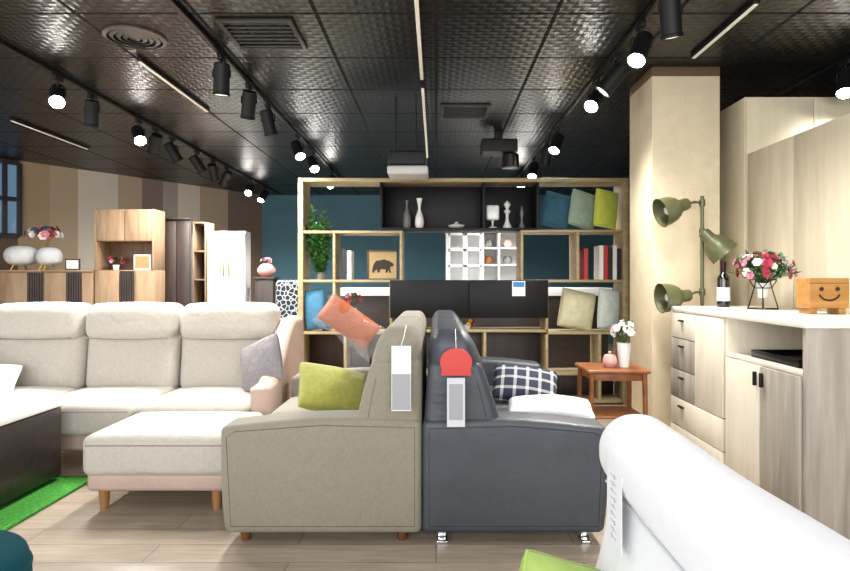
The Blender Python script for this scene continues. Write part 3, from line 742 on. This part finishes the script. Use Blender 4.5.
MB().lathe(arc([(.036, 0), (.04, .01), (.04, .17), (.036, .2), (.016, .235), (.0145, .285), (.017, .29), (.017, .3)], 3), 24, t.location).build('glass', M['winebot'], t)
MB().lathe([(.0412, .04), (.0412, .13)], 24, t.location, cap=False).build('paper_label', M['paper'], t)
MB().lathe([(.0165, .235), (.0175, .302), (.001, .303)], 20, t.location, cap=False).build('foil_cap', M['foil'], t)
t = thing('flower_arrangement', 'pink and white flowers in a black wire stand on the countertop', 'flowers', (PX(763, 3.7), 3.7, TOP + .001))
L0 = Vector(t.location); b_ = MB()
def ring(n, r, z, ph=0): return [L0 + Vector((r * math.cos(2 * math.pi * (k + ph) / n), r * math.sin(2 * math.pi * (k + ph) / n), z)) for k in range(n)]
r0, r1, r2 = ring(6, .095, .003), ring(6, .055, .13, .0), ring(6, .075, .18, .5)
b_.tube(r0, .0028, 6, True); b_.tube(r1, .0028, 6, True); b_.tube(r2, .0028, 6, True)
for k in range(6):
    b_.tube([r0[k], r1[k]], .0028, 6); b_.tube([r1[k], r2[k]], .0028, 6); b_.tube([r2[k], r1[(k + 1) % 6]], .0028, 6)
b_.build('wire_stand', M['black'], t)
MB().lathe([(.03, .07), (.042, .16), (.038, .16), (.001, .14)], 20, L0).build('cup', M['ceram'], t)
bouquet(t, L0 + Vector((0, 0, .235)), .175, [M['fl_pink'], M['fl_red'], M['fl_white'], M['fl_pink']], 70, .027, 11, .72, .06, L0 + Vector((0, 0, .15)))
t = thing('wooden_box', 'amber wooden box with a carved smiling face on small feet', 'box', (PX(822, 3.2), 3.2, TOP + .001))
L0 = Vector(t.location)
MB().rbox((L0.x, L0.y, L0.z + .11), (.215, .12, .16), .008, 3).build('body', M['smile'], t)
for x in (-.075, .075):
    B(L0.x + x - .018, L0.x + x + .018, L0.y - .05, L0.y + .05, L0.z, L0.z + .0295).build('foot', M['smile'], t)
for x in (-.042, .042):
    MB().lathe([(.011, 0), (.011, .004)], 16, (0, 0, 0), T=Matrix.Translation((L0.x + x, L0.y - .0605, L0.z + .132)) @ Matrix.Rotation(R(90), 4, 'X')).build('eye', M['bear'], t)
MB().tube([(L0.x + .056 * math.cos(R(a)), L0.y - .061, L0.z + .118 + .046 * math.sin(R(a))) for a in range(200, 341, 10)], .005, 8).build('mouth', M['bear'], t)
MB().bx(L0.x - .105, L0.x + .105, L0.y - .0608, L0.y - .0595, L0.z + .161, L0.z + .164, r=0).build('lid_seam', M['bear'], t)

t = thing('floor_lamp', 'olive green metal floor lamp with three adjustable heads beside the pillar', 'lamp', (1.925, 4.34, 0))
lx, ly = 1.925, 4.34
MB().lathe([(.11, 0), (.11, .015), (.02, .025)], 30, (lx, ly, 0)).build('base', M['lampgreen'], t)
MB().tube([(lx, ly, .02), (lx, ly, PZ(196, ly))], .013, 12).build('pole', M['lampgreen'], t)
def head(px, py, aim, joint_py):
    c = Vector((PX(px, ly - .1), ly - .1, PZ(py, ly - .1))); j = Vector((lx, ly, PZ(joint_py, ly))); a = Vector(aim).normalized()
    T = Matrix.Translation(c) @ a.to_track_quat('Z', 'Y').to_matrix().to_4x4()
    o = MB().lathe([(.02, -.13), (.036, -.127), (.042, -.115), (.044, -.07), (.05, -.055), (.072, -.035), (.09, 0), (.1, .045), (.103, .085), (.106, .09), (.098, .088), (.085, .0), (.05, -.04), (.001, -.045)], 32, T=T).build('lamp_shade', M['lampgreen'], t)
    MB().lathe([(.001, .06), (.025, .05), (.038, .025), (.03, -.01), (.016, -.04)], 18, T=T).build('bulb', M['ceram'], o)
    MB().tube([j, j.lerp(c - a * .11, .5) + Vector((0, -.01, .01)), c - a * .11], .009, 8).build('arm', M['lampgreen'], t)
    MB().lathe([(.02, -.025), (.022, 0), (.02, .025)], 14, j).build('joint', M['lampgreen'], t)
head(672, 209, (-1, -.1, -.35), 203)
head(716, 245, (.62, -.25, -.75), 232)
head(673, 297, (-1, -.1, -.1), 292)

t = thing('side_table', 'squarish reddish brown wood side table with lower shelf behind the charcoal sofa', 'side table', (1.24, 4.25, 0))
L0 = Vector(t.location); ZT = PZ(366, 4.25)
MB().rbox((L0.x, L0.y, ZT - .014), (.43, .4, .028), .0135, 3).build('table_top', M['honey'], t)
MB().bx(L0.x - .175, L0.x + .175, L0.y - .16, L0.y + .16, ZT - .08, ZT - .0285, r=.004).build('apron', M['honey'], t)
MB().rbox((L0.x, L0.y, .262), (.38, .35, .02), .009, 2).build('lower_shelf', M['honey'], t)
for sx in (-1, 1):
    for sy in (-1, 1):
        MB().tube([(L0.x + sx * .195, L0.y + sy * .18, 0), (L0.x + sx * .185, L0.y + sy * .17, .26), (L0.x + sx * .18, L0.y + sy * .165, ZT - .026)], [.012, .016, .018], 10).build('leg', M['honey'], t)
t = thing('flower_vase', 'white vase of pale pink flowers on the squarish wooden side table', 'flowers', (PX(624, 4.2), 4.2, ZT + .001))
MB().lathe(arc([(.035, 0), (.04, .05), (.048, .13), (.05, .17)]), 20, t.location).build('vase', M['ceram'], t)
bouquet(t, Vector(t.location) + Vector((0, 0, .25)), .085, [M['fl_white'], M['fl_pink'], M['fl_white']], 24, .027, 21, .8, .04, Vector(t.location) + Vector((0, 0, .15)))
t = thing('candle_pot', 'small pink glazed lidded pot on the squarish wooden side table', 'pot', (PX(609, 4.22), 4.2, ZT + .001))
MB().lathe(arc([(.03, 0), (.05, .03), (.045, .065), (.04, .07)]), 20, t.location).build('pot', M['peach'], t)
MB().lathe(arc([(.042, .07), (.035, .085), (.008, .09), (.012, .105), (.001, .11)]), 20, t.location).build('lid', M['peach'], t)

# ---------------------------------------------------------------- background left
d = 6.8
def bgcab(x0, x1, y0, label, dd=.45, d=6.8, wood_='midwood', name='cabinet'):
    r_ = thing(name, label, 'cabinet', (PX((x0 + x1) / 2, d), d + dd / 2, 0))
    zt_ = PZ(y0, d); B(PX(x0, d), PX(x1, d), d + .02, d + dd, .06, zt_ - .02).build('body', M[wood_], r_)
    B(PX(x0, d), PX(x1, d), d - .01, d + dd, zt_ - .019, zt_).build('top_board', M[wood_], r_)
    B(PX(x0, d) + .03, PX(x1, d) - .03, d + .05, d + dd - .02, 0, .059).build('plinth', M['darkwood'], r_)
    return r_, zt_
def slats(x, n, z1_, r_):
    b_ = MB(); [b_.bx(PX(x + 2.4 * k, d), PX(x + 1.6 + 2.4 * k, d), d - .005, d + .019, .07, z1_, r=0) for k in range(n)]; b_.build('slatted_strip', M['darkwood'], r_)
r_, zt_ = bgcab(-40, 42, 270, 'brown wood cabinet with dark slatted strip at far left')
B(PX(-39, d), PX(-1, d), d, d + .019, .07, zt_ - .03).build('door', M['midwood'], r_); B(PX(0, d), PX(27, d), d, d + .019, .07, zt_ - .03).build('door', M['midwood'], r_)
slats(28, 6, zt_ - .03, r_)
r_, zt_ = bgcab(43, 93, 270, 'brown wood cabinet with dark strip between far left cabinet and hutch')
B(PX(44, d), PX(66, d), d, d + .019, .07, zt_ - .03).build('door', M['midwood'], r_); B(PX(82, d), PX(92.5, d), d, d + .019, .07, zt_ - .03).build('door', M['midwood'], r_)
slats(67, 6, zt_ - .03, r_)
CT = zt_
hu = thing('hutch', 'tall brown wood hutch with two upper doors above an open niche', 'cabinet', (PX(125, d), d + .22, 0))
HD = .28
zt_ = PZ(209, d); zn = PZ(241, d); zb = PZ(270, d)
B(PX(94.5, d), PX(154, d), d + .02, d + HD, .0, zb).build('base_body', M['midwood'], hu)
for x in (94.5, 152): B(PX(x, d), PX(x + 2, d), d, d + HD, zb + .001, zt_).build('side_panel', M['midwood'], hu)
B(PX(96.6, d), PX(152, d), d + .02, d + HD - .01, zn, zt_).build('upper_body', M['midwood'], hu)
B(PX(96.6, d), PX(152, d), d + HD - .02, d + HD, zb, zn).build('niche_back', wood('niche_back_brown', '5c442e', '6e523a'), hu)
for a, b in ((97, 124), (125, 151.6)): B(PX(a, d), PX(b, d), d, d + .019, zn + .005, zt_ - .01).build('door', M['midwood'], hu)
B(PX(95, d), PX(119, d), d, d + .019, .07, zb - .01).build('door', M['midwood'], hu); B(PX(136, d), PX(154, d), d, d + .019, .07, zb - .01).build('door', M['midwood'], hu)
slats(120, 6, zb - .01, hu)
t = thing('flower_pot', 'crimson flowers in a small pot inside the hutch niche', 'flowers', (PX(110, d), d + .13, zb + .001))
MB().lathe([(.03, 0), (.04, .06), (.001, .055)], 14, t.location).build('pot', M['ceram'], t)
bouquet(t, Vector(t.location) + Vector((0, 0, .1)), .09, [M['fl_red'], M['fl_pink']], 12, .03, 31, .6, .04)
t = thing('photo_frame', 'white framed photo standing in the hutch niche', 'photo frame', (PX(137, d), d + .12, zb + .001))
L0 = Vector(t.location); B(L0.x - .1, L0.x + .1, L0.y, L0.y + .015, L0.z, L0.z + .18).build('frame', M['ceram'], t)
B(L0.x - .08, L0.x + .08, L0.y - .002, L0.y - .0002, L0.z + .02, L0.z + .16, r=0).build('photo', M['tanpic'], t)
t = thing('photo_frame', 'small dark photo frame on the cabinet left of the hutch', 'photo frame', (PX(66, d), d + .12, CT + .001))
L0 = Vector(t.location); B(L0.x - .085, L0.x + .085, L0.y, L0.y + .015, L0.z, L0.z + .13).build('frame', M['darkwood'], t)
B(L0.x - .07, L0.x + .07, L0.y - .002, L0.y - .0002, L0.z + .015, L0.z + .115, r=0).build('photo', M['paper'], t)
for i, (x, lab_) in enumerate(((9, 'white tufted round lampshade at far left on the brown cabinet'), (38, 'white tufted round lampshade nearer the hutch on the brown cabinet'))):
    r_ = thing('table_lamp', lab_, 'lamp', (PX(x, d), d + .2, CT + .001), 'white lamps on the cabinet')
    L0 = Vector(r_.location)
    Rr, Hh = (.165, .23) if i == 0 else (.13, .21)
    prof = [(max(.0005, Rr * max(0, math.sin(math.pi * k / 12)) ** .6), .055 + Hh * (1 - math.cos(math.pi * k / 12)) / 2) for k in range(13)]
    b_ = MB(); b_.lathe(prof, 48, (0, 0, 0), cap=False)
    for v in b_.v:
        a = math.atan2(v.y, v.x); f_ = 1 + .04 * abs(math.sin(a * 7)); v.x = v.x * f_ + L0.x; v.y = v.y * f_ + L0.y; v.z += L0.z
    b_.build('lamp_shade', M['whitep'], r_)
    for k in range(3):
        a = R(90 + 120 * k); MB().tube([L0 + Vector((.1 * math.cos(a), .1 * math.sin(a), 0)), L0 + Vector((.06 * math.cos(a), .06 * math.sin(a), .09))], .008, 8).build('leg', M['gold'], r_)
t = thing('flower_arrangement', 'tall wire stand of red and teal flowers behind the white lamps', 'flowers', (PX(44, d + .34), d + .36, CT + .001))
L0 = Vector(t.location)
MB().lathe([(.06, 0), (.06, .01), (.01, .02)], 18, L0).build('base', M['gold'], t)
b_ = MB(); b_.tube([L0 + Vector((0, 0, .01)), L0 + Vector((-.02, 0, .25)), L0 + Vector((-.08, 0, .4))], .007, 8); b_.tube([L0 + Vector((-.02, 0, .25)), L0 + Vector((.1, 0, .42))], .007, 8); b_.build('stand', M['gold'], t)
bouquet(t, L0 + Vector((0, 0, .42)), .2, [M['fl_red'], M['tealp'], M['fl_white'], M['fl_pink']], 26, .045, 41, .5, .05)
d = 7.35
r_, z_ = bgcab(161.5, 190, 218, 'tall dark brown cabinet between the hutch and the narrow open bookcase', d=d, wood_='darkwood', dd=.1)
B(PX(162.5, d), PX(176, d), d, d + .019, .08, z_ - .04).build('door', M['darkwood'], r_); B(PX(176.5, d), PX(189.5, d), d, d + .019, .08, z_ - .04).build('door', M['darkwood'], r_)
d = 8.0
nb = thing('bookcase', 'narrow open brown bookcase beside the tall white cabinet', 'bookcase', (PX(199, d), d + .2, 0))
zt_ = PZ(222, d)
for x in (192.3, 204.5): B(PX(x, d), PX(x + 1.5, d), d, d + .3, 0, zt_).build('side_panel', M['midwood'], nb)
for k in range(6): z = .05 + (zt_ - .07) * k / 5; B(PX(193.9, d), PX(204.4, d), d, d + .3, z, z + .02).build('shelf', M['midwood'], nb)
B(PX(193.9, d), PX(204.4, d), d + .28, d + .3, .07, zt_ - .03).build('back_panel', M['darkwood'], nb)
wc = thing('cabinet', 'tall white two door cabinet in the far left background', 'cabinet', (PX(227, d), d + .15, 0))
zt_ = PZ(231, d); B(PX(207, d), PX(245, d), d + .02, d + .25, .06, zt_).build('body', M['white'], wc)
for a, b, hx in ((207.5, 226, 224), (226.8, 244.5, 229)):
    o = B(PX(a, d), PX(b, d), d, d + .019, .08, zt_ - .03).build('door', M['white'], wc)
    B(PX(hx, d) - .008, PX(hx, d) + .008, d - .02, d - .001, 1.25, 1.45).build('handle', M['gold'], o)
B(PX(209, d), PX(243, d), d + .05, d + .24, 0, .059).build('plinth', M['black'], wc)
d = 7.0
t = thing('armchair', 'black and white patterned armchair beyond the big sofa', 'armchair', (PX(280, d), d + .4, 0))
xa, xb = PX(263, d), PX(298, d)
B(xa, xb, d + .5, d + .7, .12, PZ(280, d + .5), r=.06, seg=4).build('backrest', M['zebra'], t)
B(xa + .05, xb - .05, d, d + .52, .2, .44, r=.05, seg=4).build('seat', M['zebra'], t)
B(xa - .04, xa + .06, d, d + .65, .12, .62, r=.04, seg=4).build('arm', M['zebra'], t); B(xb - .06, xb + .04, d, d + .65, .12, .62, r=.04, seg=4).build('arm', M['zebra'], t)
for x in (xa, xb):
    for y in (d + .06, d + .6): MB().lathe([(.015, 0), (.022, .13)], 12, (x, y, 0)).build('leg', M['walnut'], t)
d = 8.0
t = thing('plant_stand', 'slim dark pedestal behind the patterned armchair', 'stand', (PX(264, d), d + .1, 0))
zz = PZ(277, d); B(PX(255, d), PX(273, d), d, d + .24, 0, zz - .03).build('column', M['darkwood'], t); B(PX(253.5, d), PX(274.5, d), d - .02, d + .26, zz - .029, zz).build('top_board', M['darkwood'], t)
t = thing('flower_vase', 'round pale pink vase with small flowers on the dark pedestal', 'flowers', (PX(264, d), d + .12, zz + .001))
MB().lathe(arc([(.05, 0), (.11, .05), (.12, .1), (.08, .16), (.05, .18)]), 22, t.location).build('vase', M['peach'], t)
bouquet(t, Vector(t.location) + Vector((0, 0, .2)), .08, [M['fl_pink'], M['fl_white']], 10, .03, 51, .6, .04)
d = 9.3
t = thing('display_cabinet', 'white glazed display cabinet seen through the middle of the bookcase', 'cabinet', (PX(483, d), d + .2, 0))
zt_ = PZ(232, d)
B(PX(446, d), PX(522, d), d + .38, d + .4, .1, zt_).build('back_panel', M['white'], t)
for x in (446, 482, 498, 520): B(PX(x, d), PX(x + 2, d), d, d + .38, .95, zt_).build('side_panel', M['white'], t)
B(PX(445, d), PX(523, d), d - .02, d + .4, zt_, zt_ + .04).build('cornice', M['white'], t)
B(PX(446, d), PX(522, d), d - .1, d + .38, .0, .95).build('base_body', M['white'], t)
for y in (248, 265): B(PX(448, d), PX(520, d), d + .03, d + .38, PZ(y, d) - .012, PZ(y, d) + .012).build('shelf', M['white'], t)
for a, b in ((448.3, 464.6), (465.4, 481.6)):
    o = MB(); o.bx(PX(a, d), PX(a, d) + .03, d, d + .02, .96, zt_ - .01); o.bx(PX(b, d) - .03, PX(b, d), d, d + .02, .96, zt_ - .01)
    for y in (234, 250, 266): o.bx(PX(a, d), PX(b, d), d, d + .02, PZ(y, d) - .02, PZ(y, d) + .02)
    o = o.build('glazed_door', M['white'], t); B(PX(a, d), PX(b, d), d + .008, d + .012, .98, zt_ - .03, r=0).build('pane', M['pane'], o)
g = 'crockery in the display cabinet'
for i, (x, y) in enumerate(((490, 248), (490, 265), (509, 248), (509, 265))):
    o = MB().lathe(arc([(.04, 0), (.07, .05), (.06, .12), (.04, .13)]), 16).build('jar', (M['gceram'], M['honey'], M['peach'], M['gceram'])[i]); o.location = (PX(x, d), d + .2, PZ(y, d) + .013)
    tag(o, ('grey jar upper left', 'amber jar lower left', 'pink jar upper right', 'grey jar lower right')[i] + ' on the open shelves of the display cabinet', 'jar', g)
d = 7.6
t = thing('counter', 'long white topped dark counter behind the bookcase seen through its bays', 'counter', (PX(470, d), d + .3, 0))
xa, xb = PX(340, d), PX(612, d)
B(xa, xb, d - .03, d + .6, 1.0, 1.1).build('top_board', M['white'], t)
B(xa + .05, xb - .05, d, d + .58, .05, .999).build('body', M['tablebody'], t)
B(xa + .1, xb - .1, d + .04, d + .5, 0, .05).build('plinth', M['black'], t)

# ---------------------------------------------------------------- ceiling fittings
def track(X0, ya, yb, label, g='ceiling tracks'):
    t = thing('ceiling_track', label, 'lighting track', (X0, (ya + yb) / 2, HC), g)
    B(X0 - .018, X0 + .018, ya, yb, HC - .034, HC - .001, r=.002).build('rail', M['blackmetal'], t)
    B(X0 - .018, X0 + .018, yb + .001, yb + .02, HC - .03, HC - .002).build('end_cap', M['black'], t)
    B(X0 - .008, X0 + .008, ya, yb, HC - .036, HC - .0345, r=0).build('groove', M['vent'], t)
track(-2.9, 3.2, 10.9, 'black ceiling track running along the left side of the showroom')
track(-1.5, 2.6, 9.5, 'black ceiling track left of the middle, above the light grey sofa')
track(1.25, 2.4, 9.5, 'black ceiling track right of the middle, in front of the pillar')
track(2.92, 3.4, 8, 'black ceiling track at far right above the blond wardrobe')
def spot_proto():
    r_ = thing('track_spotlight', 'x', 'spotlight')
    B(-.016, .016, -.05, .05, -.036, -.002).build('adapter', M['black'], r_)
    MB().tube([(0, 0, -.03), (0, 0, -.09)], .008, 8).tube([(-.06, 0, -.15), (-.06, 0, -.1), (-.05, 0, -.09), (.05, 0, -.09), (.06, 0, -.1), (.06, 0, -.15)], .006, 6).build('yoke', M['black'], r_)
    b = MB().lathe([(.02, .1), (.045, .098), (.055, .09), (.055, -.1), (.06, -.105), (.06, -.12), (.052, -.12), (.05, -.1), (.001, -.095)], 24).build('lamp_body', M['black'], r_)
    b.location = (0, 0, -.15)
    l = MB().lathe([(.051, -.116), (.03, -.118), (.001, -.119)], 20, cap=False).build('lens', M['lens']); l.parent = b
    return r_
pa = spot_proto()
ORD = ['nearest', 'second', 'third', 'fourth', 'fifth', 'sixth', 'seventh', 'eighth', 'ninth', 'tenth']
dim_l = M['lensdim']
def lensobj(r_):
    for c in r_.children:
        if c.name.startswith('lamp_body'): return c, c.children[0]
first = True
lens_dim_mesh = lensobj(pa)[1].data.copy(); lens_dim_mesh.materials[0] = dim_l
lights = []
def put(Xt, items, tn):
    global first
    for i, (y, rx, ry, lit) in enumerate(items):
        o = pa if first else dup(pa)
        first = False
        o.location = (Xt, y, HC - .034)
        o['label'] = ('%s black cylinder spotlight counted from the camera on the %s track' % (ORD[i], tn)) if i else ('black cylinder spotlight nearest the camera on the %s track' % tn)
        o['group'] = 'spotlights on the %s track' % tn
        b, l = lensobj(o); b.rotation_euler = (R(rx), R(ry), 0)
        l.data = LIT if lit else lens_dim_mesh
        if y < 9.5: lights.append((Vector((Xt, y, HC - .2)), rx, ry))
LIT = lensobj(pa)[1].data
put(-2.9, [(4.6, -42, -30, 1), (5.06, 15, 10, 0), (5.85, -38, -35, 1), (6.2, 30, 30, 0), (6.6, 25, -25, 0), (7.28, 20, -30, 0), (7.8, 35, 0, 0), (8.3, 20, 35, 0), (9.35, -50, 0, 1), (10.1, -40, 20, 1)], 'left')
put(-1.5, [(4.2, 10, 5, 0), (4.81, 20, 12, 0), (5.36, 15, -10, 0), (6.5, -30, -25, 1), (7.3, -40, -25, 1), (8.6, -50, 0, 1)], 'left middle')
put(1.25, [(3.2, 15, -10, 0), (3.66, -25, 25, 1), (4.21, 10, 40, 0), (4.69, -34, 35, 1), (6.2, -30, 25, 1), (6.76, 20, 10, 0), (7.7, -30, 15, 1), (8.8, -50, 15, 1)], 'right middle')
put(2.92, [(4.28, -25, 20, 1)], 'far right')
def strip(X0, ya, yb, label):
    t = thing('strip_light', label, 'ceiling light', (X0, (ya + yb) / 2, HC), 'slim ceiling strips')
    B(X0 - .018, X0 + .018, ya, yb, HC - .03, HC - .001, r=.002).build('housing', M['black'], t)
    B(X0 - .012, X0 + .012, ya + .01, yb - .01, HC - .036, HC - .0305, r=.001).build('diffuser', M['strip'], t)
strip(-2.13, 4.3, 5.6, 'slim white ceiling strip between the two left tracks')
strip(-4.18, 5.9, 7.2, 'slim white ceiling strip at the far left')
strip(-.11, 3.3, 4.7, 'slim white ceiling strip over the centre nearest the camera')
strip(-.11, 4.9, 7.7, 'long slim white ceiling strip over the centre beyond the first')
strip(1.82, 3.4, 4.25, 'slim white ceiling strip right of the pillar top')
def vent(x0, x1, ya, yb, label):
    t = thing('ceiling_vent', label, 'vent', ((x0 + x1) / 2, (ya + yb) / 2, HC))
    b = MB(); b.bx(x0, x0 + .03, ya, yb, HC - .02, HC - .001).bx(x1 - .03, x1, ya, yb, HC - .02, HC - .001).bx(x0 + .03, x1 - .03, ya, ya + .03, HC - .02, HC - .001).bx(x0 + .03, x1 - .03, yb - .03, yb, HC - .02, HC - .001); b.build('frame', M['vent'], t)
    n = 7
    for k in range(n):
        y = ya + .05 + (yb - ya - .1) * k / (n - 1); B(x0 + .03, x1 - .03, y - .008, y + .008, HC - .018, HC - .004).build('slat', M['vent'], t)
vent(-1.35, -.88, 3.66, 4.12, 'dark square ceiling vent near the left middle track')
vent(.04, .5, 5.45, 5.9, 'dark ceiling vent over the front of the bookcase')
t = thing('ceiling_speaker', 'round ridged grey disc set in the ceiling at upper left', 'speaker', (-1.98, 3.95, HC))
spg = mat('speaker_grey', '4a4642', .4)
for k in range(5): MB().lathe([(.04 * k + .008, -.02), (.04 * k + .032, -.012), (.04 * k + .032, -.002)], 40, t.location, cap=False).build('ring', spg, t)
t = thing('air_conditioner', 'black ceiling unit with white underside hanging before the bookcase', 'air conditioner', (PX(406, 5.1), 5.3, HC))
B(PX(388, 5.1), PX(426, 5.1), 5.1, 5.42, PZ(165, 5.1), PZ(150, 5.1), r=.02, seg=3).build('housing', M['black'], t)
for xx in (396, 416): MB().tube([(PX(xx, 5.25), 5.25, PZ(151, 5.1)), (PX(xx, 5.25), 5.25, HC - .001)], .008, 8).build('hanging_rod', M['black'], t)
B(PX(387, 5.1), PX(428, 5.1), 5.09, 5.43, PZ(174, 5.1), PZ(165.2, 5.1), r=.022, seg=3).build('white_panel', M['acpanel'], t)
t = thing('projector', 'black ceiling mounted unit right of the white bottomed one', 'projector', (PX(502, 6.3), 6.5, HC))
B(PX(482, 6.3), PX(518, 6.3), 6.3, 6.6, PZ(151, 6.3), PZ(138, 6.3), r=.02, seg=3).build('housing', M['black'], t)
MB().lathe([(.09, PZ(166, 6.3)), (.09, PZ(153, 6.3)), (.08, PZ(152, 6.3))], 24, (PX(512, 6.3), 6.42, 0)).build('lens_barrel', M['blackmetal'], t)
B(PX(496, 6.3), PX(504, 6.3), 6.42, 6.5, PZ(139, 6.3), HC - .001).build('ceiling_mount', M['black'], t)

# ---------------------------------------------------------------- lights
def area(loc, rot, sx, sy, e, col):
    l = bpy.data.lights.new('daylight_and_fill', 'AREA'); l.shape = 'RECTANGLE'; l.size = sx; l.size_y = sy; l.energy = e; l.color = col
    o = bpy.data.objects.new('daylight_and_fill', l); COL.objects.link(o); o.location = loc; o.rotation_euler = [R(a) for a in rot]; return o
area((-1, -2.6, 1.7), (92, 0, 0), 8, 2.2, 350, (.98, .985, 1))
area((-6.7, 1.6, 1.6), (90, 0, -90), 5.5, 2.2, 115, (.97, .985, 1))  # added fill for the white sofa's left face; no window in this wall
area((.3, .9, 2.76), (0, 0, 0), 4.5, 2.2, 48, (1, .99, .97))  # added overhead fill that brightens the foreground
for (p_, rx, ry) in lights:
    e = 172
    if p_.x > 1 and p_.y < 5: e = 100
    if p_.x > 2: e = 65
    if p_.y > 6.7: e = 180
    l = bpy.data.lights.new('track_spot', 'SPOT'); l.energy = e; l.spot_size = R(140); l.spot_blend = 1; l.shadow_soft_size = .14; l.color = (1, .965, .915)
    o = bpy.data.objects.new('track_spot', l); COL.objects.link(o); o.location = p_ + Vector((0, 0, -.16)); o.rotation_euler = (R(rx * .5 if p_.y < 6.7 else 12), R(ry * .5), 0)
w = bpy.data.worlds.new('world'); C.world = w; w.use_nodes = True
w.node_tree.nodes['Background'].inputs[0].default_value = (.95, .97, 1, 1); w.node_tree.nodes['Background'].inputs[1].default_value = .9
